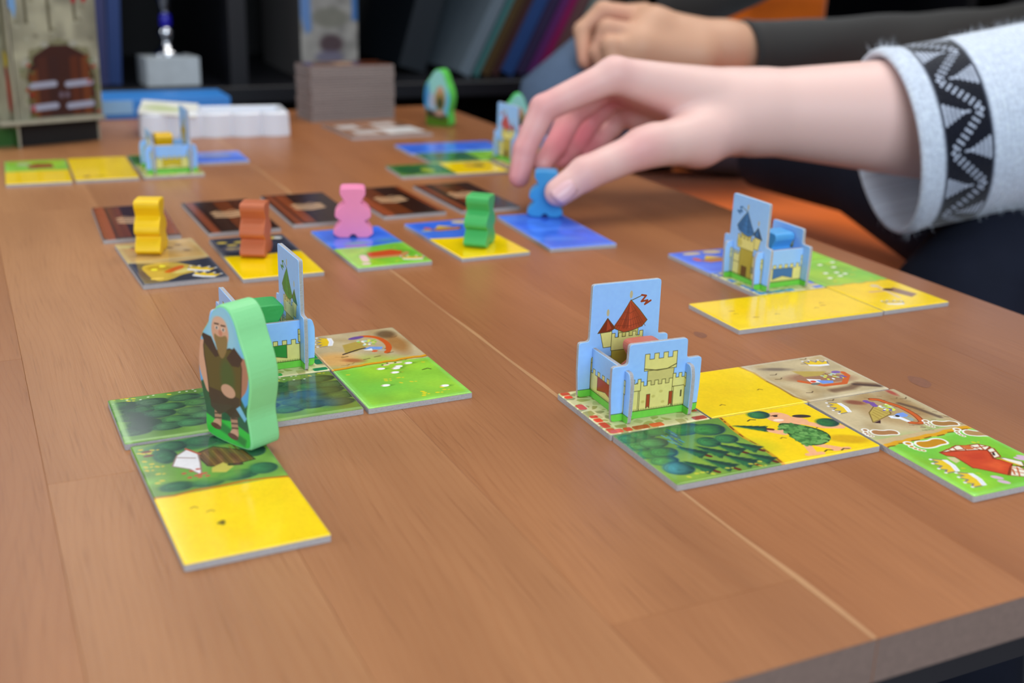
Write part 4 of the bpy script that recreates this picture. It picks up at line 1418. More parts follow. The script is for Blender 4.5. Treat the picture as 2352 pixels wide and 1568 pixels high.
# ------------------------------------------------------------------ far end of the table
# white ribbed plastic tray with a printed slip on its left end
tray = empty('plastic_tray', T(18.9, 96.4), math.radians(-6), 'white ribbed plastic tray lying behind the yellow castle', 'tray')
TW = mat('white_plastic', (226, 230, 240), .3, .5, sss=.1)
bm = bmesh.new()
n = 96
front = [(-5.9 + 11.8 * i / n, -2.0 - .5 * abs(math.sin(math.pi * 5 * i / n)) ** .6) for i in range(n + 1)]
outl = front + [(5.9, 2.0), (-5.9, 2.0)]
rings = []
for ins, z in ((0, 0), (0, .2), (.06, 1.8), (.2, 1.95), (.5, 1.97), (.62, 1.85), (.75, .4), (.9, .3)):
    kx, ky = (5.9 - ins) / 5.9, (2.0 - ins) / 2.0
    rings.append([bm.verts.new((x * kx * CM, y * ky * CM, z * CM)) for x, y in outl])
for A, B in zip(rings, rings[1:]):
    for i in range(len(A)):
        j = (i + 1) % len(A)
        bm.faces.new((A[i], A[j], B[j], B[i]))
bm.faces.new(rings[-1]); bm.faces.new(rings[0][::-1])
obj('tray_body', bm, tray, [TW])


def art_slip():
    c = Cv(1, .7, 80, (236, 236, 228))
    c.ell(.4, .4, .35, .12, (190, 205, 140), 0, .8, .1); c.line([(.1, .4), (.75, .45)], .04, (150, 170, 90), .8, .02); c.ell(.3, .2, .2, .08, (215, 220, 190), 0, .8, .06)
    return c.a


slip = obj('printed_slip', None or box(-2.2 * CM, 2.2 * CM, -1.6 * CM, 1.6 * CM, 0, .05 * CM), None, [painted('print_slip', art_slip(), rough=.5, gain=.9)])
me = slip.data
uvl = me.uv_layers.new(name='UVMap')
for l in me.loops:
    co = me.vertices[l.vertex_index].co
    uvl.data[l.index].uv = (co.x / (4.4 * CM) + .5, co.y / (3.2 * CM) + .5)
slip.location = T(15.3, 95.9, 2.15); slip.rotation_euler = (math.radians(11), math.radians(4), math.radians(-14))
tag(slip, 'white paper slip with faint green print on the ribbed tray', 'paper')

# flat blue box at the table end
bb = empty('blue_box', T(12.0, 108.2), math.radians(0), 'flat bright blue cardboard box lying at the far table end beside the tower', 'box')
BLU = mat('blue_box_card', (52, 132, 214), .4, noise=(20, .08))
LBL = mat('light_blue_label', (140, 186, 226), .4, noise=(60, .1))
obj('box_lid', box(-10.3 * CM, 10.3 * CM, -2.6 * CM, 3.0 * CM, .35 * CM, 1.7 * CM, .0008), bb, [BLU])
obj('box_base', box(-10.1 * CM, 10.1 * CM, -2.5 * CM, 2.9 * CM, 0, .36 * CM, .0006), bb, [BLU])
obj('end_label', box(-1.6 * CM, 1.8 * CM, -2.63 * CM, -2.6 * CM, .45 * CM, 1.6 * CM), bb, [LBL])


# cardboard dispenser tower
def art_tower_front():
    c = Cv(6.4, 20, 40, (150, 148, 128))
    c.mott(26, .14, 8); c.mott(9, .1, 9)
    rs = random.Random(2)
    P = lambda pts: [((x - 3.5) * 1.2 + 3.4, 20 - z + 1.45) for x, z in pts]
    for _ in range(60):
        x, z = rs.uniform(.3, 6.1), rs.uniform(2, 19)
        c.ell(x, 20 - z, .22, .13, rs.choice([(120, 118, 96), (172, 172, 154), (132, 130, 104), (104, 100, 84)]), rs.random(), .6, .1)
    for x, z0 in ((1.6, 9.3), (3.0, 8.6), (4.6, 9.4)):
        c.line(P([(x, 12.5), (x + .05, z0)]), .2, (78, 74, 54), .85, .1)
    c.line(P([(.4, 11.6), (6.2, 11.6)]), .35, (70, 66, 48), .8, .15)
    c.poly(P([(0, 12.5), (1.1, 12.5), (1.1, 10.4), (.95, 9.6), (.75, 10.4), (0, 10.6)]), (120, 165, 215), 1, .12)
    arch = [(1.4, 1.6), (1.4, 5.0), (1.9, 6.6), (2.9, 7.4), (4.0, 7.4), (5.1, 6.6), (5.6, 5.0), (5.6, 1.6)]
    for a, b in zip(arch[1:], arch[2:]): c.line(P([a, b]), .7, (116, 114, 86), .9, .1)
    for k in range(9):
        t = k / 8 * math.pi
        c.ell(3.4 - 2.75 * math.cos(t), 20 - 3.65 - 2.6 * math.sin(t), .34, .26, (168, 168, 156) if k % 2 else (128, 126, 96), 0, .9, .08)
    c.poly(P(arch), (62, 30, 24), 1, .05)
    for x, k in ((1.5, (122, 66, 26)), (2.1, (78, 38, 28)), (2.8, (58, 30, 28)), (4.1, (96, 44, 22)), (4.8, (122, 62, 28))):
        c.poly(P([(x, 1.6), (x + .55, 1.6), (x + .55, 6.6 if x > 1.6 else 5.6), (x, 6.4 if x > 1.6 else 5.2)]), k, .8, .1)
    for z in (4.2, 2.4):
        for x0, x1 in ((1.45, 3.2), (3.7, 5.5)): c.line(P([(x0 + .2, z), (x1 - .2, z + .1)]), .55, (160, 164, 186), 1, .1)
    for x in (3.3, 3.75): c.ell(x, 20 - 1.9, .18, .28, (120, 110, 130), 0, .8, .1)
    for _ in range(26):
        x = rs.choice([rs.uniform(.4, 1.3), rs.uniform(5.5, 6.2)]); z = rs.uniform(.2, 5)
        c.ell(x, 20 - z, .14, .14, (170, 40, 36) if rs.random() < .45 else (96, 110, 66), 0, .85, .1)
    c.ell(5.6, 20 - 9.9, .22, .55, (170, 22, 30), .2, 1, .1); c.ell(5.75, 20 - 10.7, .2, .35, (214, 176, 50), .4, 1, .1); c.ell(4.75, 20 - 9.7, .18, .45, (165, 36, 44), 0, 1, .1)
    return c.a


tw = empty('cardboard_tower', T(6.6, 95.2), math.radians(17), 'tall cardboard castle tower with printed stone wall and arched door at left', 'tower')
STW = mat('tower_card', (150, 146, 128), .7, noise=(200, .2))
TIN = mat('tower_slot_shade', (26, 22, 20), .9)  # near-black card colour that paints the shade inside the slot
PTW = painted('print_tower', art_tower_front(), rough=.55, spec=.3, gain=.9)


def uvplane_slab(w, h, t, m):
    return slab([(-w / 2 * CM, 0), (w / 2 * CM, 0), (w / 2 * CM, h * CM), (-w / 2 * CM, h * CM)], t * CM, .02 * CM, (-w / 2 * CM, w / 2 * CM, 0, h * CM))


o = obj('front_panel', uvplane_slab(6.4, 18, .2, None), tw, [PTW, STW]); o.location = (.1 * CM, -1.2 * CM, 2.0 * CM); o.rotation_euler = (math.radians(1.5), 0, 0)
o = obj('back_panel', uvplane_slab(6.4, 20, .2, None), tw, [PTW, STW]); o.location = (0, 4.4 * CM, 0)
GRN = mat('tower_foot_green', (60, 110, 40), .6)


def art_tower_side():
    c = Cv(6, 20, 30, (140, 138, 116))
    c.mott(20, .16, 18)
    c.poly([(0, 18.6), (6, 18.6), (6, 20), (0, 20)], (50, 96, 40), 1, .3)
    c.ell(1.0, 15.6, .6, 1.8, (168, 34, 30), .1, 1, .15); c.ell(.95, 13.6, .5, .6, (214, 190, 40), 0, 1, .15); c.line([(.7, 16), (1.3, 15)], .25, (200, 90, 40), .8, .1)
    return c.a


PTS = painted('print_tower_side', art_tower_side(), rough=.55, spec=.3, gain=.9)
for x in (-3.3, 3.15):
    o = obj('side_panel', uvplane_slab(6.0, 20, .22, None), tw, [PTS, STW]); o.location = (x * CM, (1.55 if x < 0 else 2.4) * CM, 0); o.rotation_euler = (0, 0, math.pi / 2)
o = obj('left_wing', uvplane_slab(3.2, 20, .22, None), tw, [PTS, STW]); o.location = (-5.0 * CM, -.2 * CM, 0)
obj('ledge', box(-4.6 * CM, 3.2 * CM, -2.0 * CM, -.9 * CM, 1.75 * CM, 2.0 * CM, .0004), tw, [STW])
obj('slot_shade_block', box(-3.1 * CM, 3.0 * CM, -.8 * CM, 4.2 * CM, .0, 1.7 * CM), tw, [TIN])  # dark block filling the open slot, in place of its shade

# ------------------------------------------------------------------ low black shelf unit along the back wall
BLK = mat('black_shelf_lacquer', (16, 17, 24), .45, .4, noise=(12, .15))
sh = empty('shelf_unit', (.3, 1.42, 0), 0, 'long low black cubby shelf behind the table', 'shelf')
SV0, SV1 = 1.235 - 1.42, 1.60 - 1.42
for z0, z1, nm in ((TZ + .31, TZ + .35, 'top_board'), (TZ - .014, TZ + .003, 'shelf_board'), (TZ - .25, TZ - .235, 'lower_board'), (0, .04, 'bottom_board')):
    obj(nm, box(-.85, 1.6, SV0, SV1, z0, z1, .001, 1), sh, [BLK])
for u in (-.52, -.08, .272, .86, 1.30, 1.66):
    for z0, z1 in ((.04, TZ - .25), (TZ - .235, TZ - .014), (TZ + .003, TZ + .31)):
        obj('divider', box(u - .3 - .009, u - .3 + .009, SV0 + .002, SV1 - .012, z0, z1), sh, [BLK])
obj('back_board', box(-.85, 1.6, SV1 - .012, SV1 - .002, .04, TZ + .31), sh, [mat('black_shelf_back', (9, 9, 13), .7)])
for u in (-.835, 1.583):
    obj('side_board', box(u - .0165, u + .0165, SV0, SV1, .04, TZ + .31), sh, [BLK])

ZS = .35   # top of the middle board above the table top, cm
# trophy
tr = empty('trophy', T(20.5, 127.0, ZS), math.radians(6), 'silver trophy cup with blue stem on a pale marble block in the shelf', 'trophy')
MB = mat('grey_marble', (196, 204, 210), .35, noise=(90, .12))
CH = mat('silver_metal', (226, 230, 238), .12, metal=1)
obj('marble_base', box(-2.75 * CM, 2.75 * CM, -2.0 * CM, 2.0 * CM, 0, 2.9 * CM, .0008), tr, [MB])
o = obj('stem', lathe([(r * CM, z * CM) for r, z in ((1.5, 0), (1.45, .3), (1.0, .7), (.5, 1.2), (.42, 1.6), (.75, 2.0), (.8, 2.5), (.55, 3.0))]), tr, [CH], True); o.location = (0, 0, 2.9 * CM)
o = obj('stem_ring', lathe([(r * CM, z * CM) for r, z in ((.55, 0), (.6, .2), (.6, 1.0), (.5, 1.2))]), tr, [mat('deep_blue_lacquer', (30, 26, 170), .25)], True); o.location = (0, 0, 5.9 * CM)
o = obj('cup', lathe([(r * CM, z * CM) for r, z in ((.5, 0), (.55, .8), (.9, 1.8), (1.9, 3.4), (2.4, 6), (2.5, 8.5), (2.35, 8.5), (2.2, 6), (.3, 2.2))]), tr, [CH], True); o.location = (0, 0, 7.1 * CM)


def book(u0, w, h, d, tilt, col, label, v=127.0, z=ZS, nm='book'):
    """a book leaning to the right, spine towards the camera; u0 = foot of its spine"""
    e = empty(nm, T(u0, v, z), 0, label, 'book', None)
    e.rotation_euler = (0, tilt, 0)
    cv = mat('cover_%d_%d_%d' % col, tuple(int(q * .8) for q in col), .45, noise=(30, .08))  # cover colours darkened to paint in the shade of the shelf
    pg = mat('book_pages', (220, 214, 200), .8)
    a, b = w / 2 * CM, d * CM
    obj('front_cover', box(-a, -a + .0012, 0, b, 0, h * CM), e, [cv]); obj('back_cover', box(a - .0012, a, 0, b, 0, h * CM), e, [cv])
    obj('spine', box(-a + .0012, a - .0012, 0, .0012, 0, h * CM), e, [cv]); obj('page_block', box(-a + .0012, a - .0012, .002, b - .003, .003, h * CM - .003), e, [pg])
    return e


TL = math.radians(27)
bk = [(54.3, 1.5, (122, 138, 152), 'pale blue-grey book, leftmost of the leaning books in the shelf'), (55.75, .7, (70, 130, 130), 'thin teal book second from left among the leaning shelf books'),
      (56.9, 1.2, (86, 62, 24), 'olive brown book between the teal and dark red leaning books'), (58.2, .9, (70, 34, 34), 'dark red book left of the blue leaning book'),
      (59.8, 1.7, (34, 74, 140), 'blue book in the middle of the leaning shelf books'), (61.6, 1.3, (54, 40, 84), 'dark violet book right of the blue leaning book'),
      (63.0, .9, (112, 40, 120), 'purple book beside the magenta leaning book'), (64.2, 1.0, (160, 20, 100), 'magenta book among the leaning shelf books'),
      (65.5, 1.4, (120, 82, 84), 'dusty rose book, rightmost of the leaning shelf books')]
for u, w, k, lb in bk:
    book(u, w, 21 + RR.uniform(-2, 1), 15, TL, k, lb, z=ZS + w / 2 * math.sin(TL))
e = book(67.8, 2.0, 20, 15, TL, (140, 156, 150), 'pale grey-green folder standing right of the leaning books', v=127.0, z=ZS + 1.0 * math.sin(TL))
book(49.6, 3.4, 22, 16, math.radians(16), (26, 36, 46), 'wide dark slate book left of the leaning coloured books', v=132, z=ZS + .5)
book(13.0, 2.6, 26, 16, math.radians(2), (60, 66, 130), 'blue-violet book standing behind the cardboard tower', v=126.5, z=ZS + .1)
book(15.0, 1.3, 25, 16, math.radians(3), (24, 70, 150), 'deep blue book standing left of the trophy', v=126.8, z=ZS + .1)


def art_boxspine():
    c = Cv(6.4, 20, 24, (156, 152, 146))
    c.mott(20, .16, 28)
    c.poly([(0, 0), (.9, 0), (1.2, 15.5), (.6, 16), (0, 14)], (98, 140, 200), 1, .3); c.poly([(5.7, 0), (6.4, 0), (6.4, 14.5), (5.8, 14.5)], (50, 110, 180), 1, .2)
    c.ell(3.3, 14.2, 2.0, 1.1, (120, 118, 104), 0, .8, .3); c.ell(3.4, 17.0, 1.3, 1.0, (76, 54, 60), 0, 1, .4)
    c.ell(3.2, 18.4, 1.6, .7, (104, 98, 124), 0, .8, .3); c.line([(1.0, 19.6), (5.6, 19.6)], .8, (96, 90, 108), .7, .3)
    return c.a


gb = empty('game_box', T(38.0, 127, ZS), math.radians(-2), 'upright game box with a printed grey castle spine behind the tile stack', 'box')
obj('printed_spine', uvplane_slab(6.4, 20, .2, None), gb, [painted('print_boxspine', art_boxspine(), rough=.5, gain=.8), STW]).location = (0, -.1 * CM, 1.0 * CM)
obj('box_body', box(-3.2 * CM, 3.2 * CM, 0, 20 * CM, 0, 21 * CM, .001), gb, [mat('grey_box_card', (120, 116, 116), .6)])

# ------------------------------------------------------------------ orange bench seat and chair back on the right
ORG = mat('orange_upholstery', (240, 112, 4), .75, .3, noise=(40, .1), bump=(900, .3), sheen=.2)
be = empty('orange_bench', (.80, .80, 0), 0, 'orange upholstered bench along the right side of the table', 'bench')
bl = lambda u, v, z: Vector((u * CM, v * CM, TZ + z * CM)) - be.location
p, q = bl(56, 46, -19), bl(132, 107, -7.5)
obj('seat_cushion', box(p.x, q.x, p.y, q.y, p.z, q.z, .03, 5), be, [ORG], True)
p, q = bl(133, 46, -19), bl(144, 107, 28)
obj('backrest', box(p.x, q.x, p.y, q.y, p.z, q.z, .03, 5), be, [ORG], True)
p, q = bl(60, 50, -24), bl(140, 103, -19)
obj('bench_frame', box(p.x, q.x, p.y, q.y, p.z, q.z, .004), be, [LEG])
for u in (62, 134):
    for v in (52, 97):
        p, q = bl(u, v, -50), bl(u + 4, v + 4, -24)
        obj('leg', box(p.x, q.x, p.y, q.y, p.z, q.z, .003), be, [LEG])
ac = empty('orange_chair', (1.02, 1.22, 0), 0, 'orange chair behind the person in grey sleeves', 'chair')
al = lambda u, v, z: Vector((u * CM, v * CM, TZ + z * CM)) - ac.location
p, q = al(80, 111, -16), al(112, 122, -7)
obj('seat', box(p.x, q.x, p.y, q.y, p.z, q.z, .03, 4), ac, [ORG], True)
p, q = al(82.3, 112, -7), al(95.2, 117, 11.6)
obj('backrest', box(p.x, q.x, p.y, q.y, p.z, q.z, .02, 4), ac, [ORG], True)
for u in (78, 107):
    for v in (112, 118):
        p, q = al(u, v, -50), al(u + 3, v + 3, -16)
        obj('leg', box(p.x, q.x, p.y, q.y, p.z, q.z, .003), ac, [LEG])


# ------------------------------------------------------------------ people: one continuous skin grown from blended capsules
def surface_net(F, org, h):
    """marching by surface nets: field F<0 inside -> verts, quads"""
    S = F < 0
    nx, ny, nz = F.shape
    cs = [S[i:nx - 1 + i, j:ny - 1 + j, k:nz - 1 + k] for i in (0, 1) for j in (0, 1) for k in (0, 1)]
    cnt = sum(c.astype(np.int8) for c in cs)
    act = (cnt > 0) & (cnt < 8)
    idx = -np.ones(act.shape, np.int64)
    A = np.argwhere(act)
    idx[act] = np.arange(len(A))
    acc = np.zeros((len(A), 3)); num = np.zeros(len(A))
    off = [(i, j, k) for i in (0, 1) for j in (0, 1) for k in (0, 1)]
    for a in range(8):
        for b in range(a + 1, 8):
            oa, ob = np.array(off[a]), np.array(off[b])
            if np.abs(oa - ob).sum() != 1: continue
            fa = F[A[:, 0] + oa[0], A[:, 1] + oa[1], A[:, 2] + oa[2]]
            fb = F[A[:, 0] + ob[0], A[:, 1] + ob[1], A[:, 2] + ob[2]]
            m = (fa < 0) != (fb < 0)
            t = np.where(m, fa / (fa - fb + 1e-12), 0)
            acc += np.where(m[:, None], A + oa + (ob - oa) * t[:, None], 0)
            num += m
    V = acc / num[:, None] * h + org
    Q = []
    for ax in range(3):
        sl0 = [slice(1, -1)] * 3; sl0[ax] = slice(0, -1)
        sl1 = [slice(1, -1)] * 3; sl1[ax] = slice(1, None)
        a, b = S[tuple(sl0)], S[tuple(sl1)]
        for flip, m in ((False, a & ~b), (True, ~a & b)):
            P = np.argwhere(m) + 1
            P[:, ax] -= 1
            u, v = [(1, 2), (2, 0), (0, 1)][ax]
            du, dv = np.zeros(3, int), np.zeros(3, int)
            du[u] = 1; dv[v] = 1
            g = lambda R: idx[R[:, 0], R[:, 1], R[:, 2]]
            q = np.stack([g(P - du - dv), g(P - dv), g(P), g(P - du)], 1)
            Q.append(q[:, ::-1] if flip else q)
    return V, np.concatenate(Q)


def smin(a, b, k):
    h = np.clip(.5 + .5 * (b - a) / k, 0, 1)
    return b * (1 - h) + a * h - k * h * (1 - h)


def capsule(X, a, b, ra, rb):
    a, b = np.array(a, np.float32), np.array(b, np.float32)
    d = b - a
    t = np.clip(((X - a) @ d) / max(float(d @ d), 1e-9), 0, 1)
    return np.linalg.norm(X - a - t[..., None] * d, axis=-1) - (ra + (rb - ra) * t)


def skin_body(name, groups, h, red_pts, parent, material, kk=.55):
    """groups[0] = palm and forearm chain list; the others = fingers. Points in cm (u, v, z)"""
    allp = np.array([p for g in groups for c in g['c'] for p in (c[0], c[1])])
    mx = max(max(c[2], c[3]) for g in groups for c in g['c']) + .5
    lo_, hi_ = allp.min(0) - mx, allp.max(0) + mx
    n = np.ceil((hi_ - lo_) / h).astype(int) + 1
    gx = [lo_[i] + h * np.arange(n[i]) for i in range(3)]
    F = np.full(n, 9.0, np.float32)

    def eval_group(g, base=None):
        p = np.array([q for c in g['c'] for q in (c[0], c[1])])
        r = max(max(c[2], c[3]) for c in g['c']) + 1.3
        i0 = np.maximum(((p.min(0) - r - lo_) / h).astype(int), 0)
        i1 = np.minimum(((p.max(0) + r - lo_) / h).astype(int) + 2, n)
        sl = tuple(slice(a, b) for a, b in zip(i0, i1))
        X = np.stack(np.meshgrid(*[gx[i][sl[i]] for i in range(3)], indexing='ij'), -1).astype(np.float32)
        d = None
        for c in g['c']:
            e = capsule(X, *c[:4])
            d = e if d is None else smin(d, e, g.get('k', .3))
        return sl, d
    sl, d = eval_group(groups[0])
    F[sl] = d
    base = F.copy()
    for g in groups[1:]:
        sl, d = eval_group(g)
        F[sl] = np.minimum(F[sl], smin(base[sl], d, g.get('blend', kk)))
    V, Q = surface_net(F, lo_, h)
    # relax
    E2 = np.concatenate([Q[:, [0, 1]], Q[:, [1, 2]], Q[:, [2, 3]], Q[:, [3, 0]]])
    for _ in range(3):
        acc = np.zeros_like(V); cn = np.zeros(len(V))
        np.add.at(acc, E2[:, 0], V[E2[:, 1]]); np.add.at(cn, E2[:, 0], 1)
        np.add.at(acc, E2[:, 1], V[E2[:, 0]]); np.add.at(cn, E2[:, 1], 1)
        V = V * .5 + .5 * acc / cn[:, None]
    me = bpy.data.meshes.new(name)
    W_ = V * CM
    W_[:, 2] += TZ
    me.from_pydata(W_.tolist(), [], Q.tolist())
    at = me.color_attributes.new('blush', 'FLOAT_COLOR', 'POINT')
    f = np.zeros(len(V))
    for p, r, s in red_pts:
        f = np.maximum(f, s * np.exp(-(np.linalg.norm(V - np.array(p), axis=1) / r) ** 2))
    at.data.foreach_set('color', np.repeat(f[:, None], 4, 1).astype(np.float32).ravel())
    o = obj(name, me, parent, [material], True)
    return o


def skin_mat(name, col, red, rough=.5):
    m = mat(name, col, rough, .35, sss=.12, bump=(500, .12))
    nt = m.node_tree
    a = nt.nodes.new('ShaderNodeVertexColor'); a.layer_name = 'blush'
    mx = nt.nodes.new('ShaderNodeMixRGB')
    mx.inputs[1].default_value = lin(col); mx.inputs[2].default_value = lin(red)
    nt.links.new(a.outputs[0], mx.inputs[0])
    nt.links.new(mx.outputs[0], nt.nodes['Principled BSDF'].inputs['Base Color'])
    return m


# --- the player on the right: hand with the blue pawn, white knitted sweater
SKA = skin_mat('fair_skin', (232, 196, 188), (208, 96, 112), .48)
pa = empty('person', T(80, 50, -50), 0, 'person in a white knitted sweater with black patterned cuff, hand placing the blue pawn', 'person')
pa_loc = pa.location.copy()
wrist = (46.65, 61.07, 5.69)
MC = {'i': (36.51, 61.99, 8.14), 'm': (37.26, 63.76, 7.55), 'r': (38.52, 64.97, 6.78), 'p': (40.13, 65.53, 6.00)}
palm = dict(k=.9, c=[
    (wrist, MC['i'], 2.45, 1.1), (wrist, MC['m'], 2.3, 1.05), (wrist, MC['r'], 2.2, 1.0), (wrist, MC['p'], 2.2, .95),
    ((41.49, 59.78, 4.40), (36.95, 58.85, 4.22), 1.68, 1.16), ((45.21, 60.68, 5.32), (41.61, 59.96, 4.42), 2.1, 1.68),
    ((46.62, 62.97, 4.49), (40.52, 65.25, 5.17), 2.0, 1.2)])
forearm = dict(k=.1, blend=.7, c=[((45.27, 61.30, 5.76), (60.49, 57.25, 5.28), 2.5, 4.3)])
fingers = [forearm,
    dict(k=.2, blend=.45, c=[(MC['i'], (32.15, 62.86, 6.13), 1.04, .85), ((32.15, 62.86, 6.13), (30.90, 62.67, 3.75), .86, .72), ((30.90, 62.67, 3.75), (30.44, 62.38, 2.12), .73, .66)]),
    dict(k=.2, blend=.4, c=[(MC['m'], (35.18, 64.88, 5.40), 1.0, .86), ((35.18, 64.88, 5.40), (33.58, 63.78, 3.61), .84, .72), ((33.58, 63.78, 3.61), (32.17, 62.73, 2.77), .72, .62)]),
    dict(k=.2, blend=.4, c=[(MC['r'], (37.22, 66.21, 4.70), .95, .82), ((37.22, 66.21, 4.70), (35.87, 65.36, 3.24), .8, .7), ((35.87, 65.36, 3.24), (34.25, 64.27, 2.67), .7, .62)]),
    dict(k=.2, blend=.4, c=[(MC['p'], (39.25, 66.65, 4.16), .85, .72), ((39.25, 66.65, 4.16), (37.86, 66.03, 3.22), .7, .62), ((37.86, 66.03, 3.22), (36.37, 65.17, 2.80), .6, .54)]),
    dict(k=.3, blend=.6, c=[((37.70, 59.00, 4.32), (32.84, 58.47, 2.93), 1.16, 1.0), ((32.84, 58.47, 2.93), (31.19, 58.62, 1.87), .98, .84)]),
]
red = [((30.44, 62.38, 2.12), 2.4, .62), ((30.90, 62.67, 3.75), 2.2, .55), ((32.15, 62.86, 6.13), 2.0, .5), ((33.66, 63.70, 3.51), 3.2, .8), ((35.96, 65.13, 4.01), 3, .85), ((37.48, 64.11, 6.31), 2.2, .7), ((34.31, 62.39, 7.02), 1.8, .35),  # skin redness; strong points inside the grip also paint its dark shade
       ((31.19, 58.62, 1.87), 1.5, .3), ((36.20, 58.03, 4.21), 1.8, .36), ((32.84, 58.47, 2.93), 1.6, .34), ((38.85, 62.05, 5.73), 2.5, .25), ((36.61, 61.74, 8.21), 1.6, .25), ((41.91, 59.36, 2.62), 2.5, .2)]
body = skin_body('body', [palm] + fingers, .11, red, None, SKA)
body.parent = pa
body.location = -pa_loc
# thumb nail
NAIL = mat('finger_nail', (226, 182, 186), .32, .5)
ntc, nta = Vector((31.11, 57.90, 2.17)), Vector((32.47, 57.82, 3.23))
ax = (nta - ntc).normalized()
nn = (Vector((0, 0, CAMH)) - ntc).normalized()
nn = (nn + Vector(up) * .35)
nn = (nn - ax * nn.dot(ax)).normalized()
sd = ax.cross(nn)
bm = bmesh.new()
grid = []
for i in range(9):
    row = []
    for j in range(9):
        a, b = (i / 8 - .5) * 2, (j / 8 - .5) * 2
        rr = math.sqrt(max(0, 1 - .35 * b * b * (1 if a < 0 else .6)))
        p = ntc + ax * (.72 * a * rr) + sd * (.6 * b * math.sqrt(max(0.0, 1 - .3 * a * a))) - nn * (.34 * b * b + .06 * a * a) + nn * .17
        row.append(bm.verts.new((p.x * CM, p.y * CM, TZ + p.z * CM)))
    grid.append(row)
for i in range(8):
    for j in range(8):
        bm.faces.new((grid[i][j], grid[i + 1][j], grid[i + 1][j + 1], grid[i][j + 1]))
o = obj('thumb_nail', bm, body, [NAIL], True)
md = o.modifiers.new('thick', 'SOLIDIFY'); md.thickness = .0006; md.offset = -1


def art_cuff():
    c = Cv(42, 9, 26, (216, 228, 246))
    c.poly([(0, 1.5), (42, 1.5), (42, 4.5), (0, 4.5)], (14, 19, 34), 1, .25)
    rs = random.Random(4)
    for k in range(8):
        x = k * 5.25
        for dx in (-.3, 0, .3):
            for q in range(8):
                t = (q + .5 + (.5 if dx == 0 else 0)) / 8
                for xx, yy in ((x + dx + 2.625 * t, 1.9 + 2.2 * t), (x + 2.625 + dx + 2.625 * t, 4.1 - 2.2 * t)):
                    c.ell(xx, yy, .115, .095, (205, 216, 236), 0, .95)
        for cx, yb, sg in ((x + 2.62, 1.75, 1), (x, 4.25, -1)):
            for r in range(5):
                w = .72 - .15 * r
                c.line([(cx - w, yb + sg * r * .26), (cx + w, yb + sg * r * .26)], .19, (205, 216, 236), .95)
            c.line([(cx, yb + sg * 1.2), (cx, yb + sg * 1.5)], .2, (205, 216, 236), .9)
    n = vnoise(c.H, c.W, 300, 5)[..., None] - .5
    c.a *= 1 + .14 * n
    yy = np.arange(c.H)[:, None, None] / 26
    c.a *= 1 + .03 * np.sin(yy * 2 * math.pi / .28)
    return c.a


KNIT = painted('white_knit', art_cuff(), rough=.95, spec=.1, gain=.92)
nt = KNIT.node_tree
n_ = nt.nodes.new('ShaderNodeTexNoise'); n_.inputs['Scale'].default_value = 700; n_.inputs['Detail'].default_value = 3
tc_ = nt.nodes.new('ShaderNodeTexCoord'); bp_ = nt.nodes.new('ShaderNodeBump'); bp_.inputs['Strength'].default_value = .7; bp_.inputs['Distance'].default_value = .0012
nt.links.new(tc_.outputs['Object'], n_.inputs['Vector']); nt.links.new(n_.outputs['Fac'], bp_.inputs['Height']); nt.links.new(bp_.outputs[0], nt.nodes['Principled BSDF'].inputs['Normal'])
nt.nodes['Principled BSDF'].inputs['Sheen Weight'].default_value = .35


def sleeve(name, pts, rad, parent, material, wall=.45, wob=.12, n=72, seed=1, squash=1.0):
    """open knitted sleeve: rolled rim, outer skin, inner skin. pts along the arm, cuff first (cm)"""
    P = [Vector(p) for p in pts]
    seg = [(b - a).length for a, b in zip(P, P[1:])]
    Ltot = sum(seg)

    def at(s):
        for a, b, l in zip(P, P[1:], seg):
            if s <= l: return a + (b - a) * (s / l), (b - a).normalized()
            s -= l
        return P[-1], (P[-1] - P[-2]).normalized()

    def rat(s):
        q = s / Ltot * (len(rad) - 1)
        i = min(int(q), len(rad) - 2)
        return rad[i] + (rad[i + 1] - rad[i]) * (q - i)
    prof = [(6.0, -wall), (3.0, -wall), (1.0, -wall), (.25, -wall * .95), (-.02, -wall * .5), (.0, .0), (.2, .12), (.6, .16), (1.0, .06)]
    s = 1.6
    while s < Ltot:
        prof.append((s, 0)); s += .8
    prof.append((Ltot, 0))
    bm = bmesh.new()
    uvl = bm.loops.layers.uv.new('UVMap')
    rs = random.Random(seed)
    ph = [(rs.uniform(.2, .7), rs.uniform(0, 6), rs.randint(1, 4)) for _ in range(6)]
    rings = []
    for s, dr in prof:
        c, t = at(max(s, 0))
        c = c + t * min(s, 0)
        a = Vector((0, 0, 1)); a = (a - t * a.dot(t)).normalized()
        b = t.cross(a)
        ring = []
        for k in range(n):
            th = 2 * math.pi * k / n
            w = sum(math.sin(th * m_ + f * s + p_) for f, p_, m_ in ph) / 6 * wob * min(1, .3 + max(s, 0) / 6)
            r = rat(max(s, 0)) + dr + w
            p = c + a * r * math.cos(th) + b * r * squash * math.sin(th)
            ring.append(bm.verts.new((p.x * CM, p.y * CM, TZ + p.z * CM)))
        rings.append(ring)
    for i in range(len(rings) - 1):
        for k in range(n):
            j = (k + 1) % n
            f = bm.faces.new((rings[i][k], rings[i + 1][k], rings[i + 1][j], rings[i][j]))
            f.smooth = True
            inner = i < 5
            for l, (ii, kk_) in zip(f.loops, ((i, k), (i + 1, k), (i + 1, k + 1), (i, k + 1))):
                yv = .3 if inner else min(max(prof[ii][0], 0), 8.9)
                l[uvl].uv = (kk_ / n, 1 - yv / 9)
    o = obj(name, bm, None, [material], True)
    o.parent = parent
    return o


o = sleeve('sweater_sleeve', [(55.59, 58.55, 3.71), (60.18, 56.83, 4.72), (65.72, 54.79, 5.80), (76.07, 51.44, 8.31)], [6.05, 6.1, 6.15, 6.5], pa, KNIT)
o.location = -pa_loc
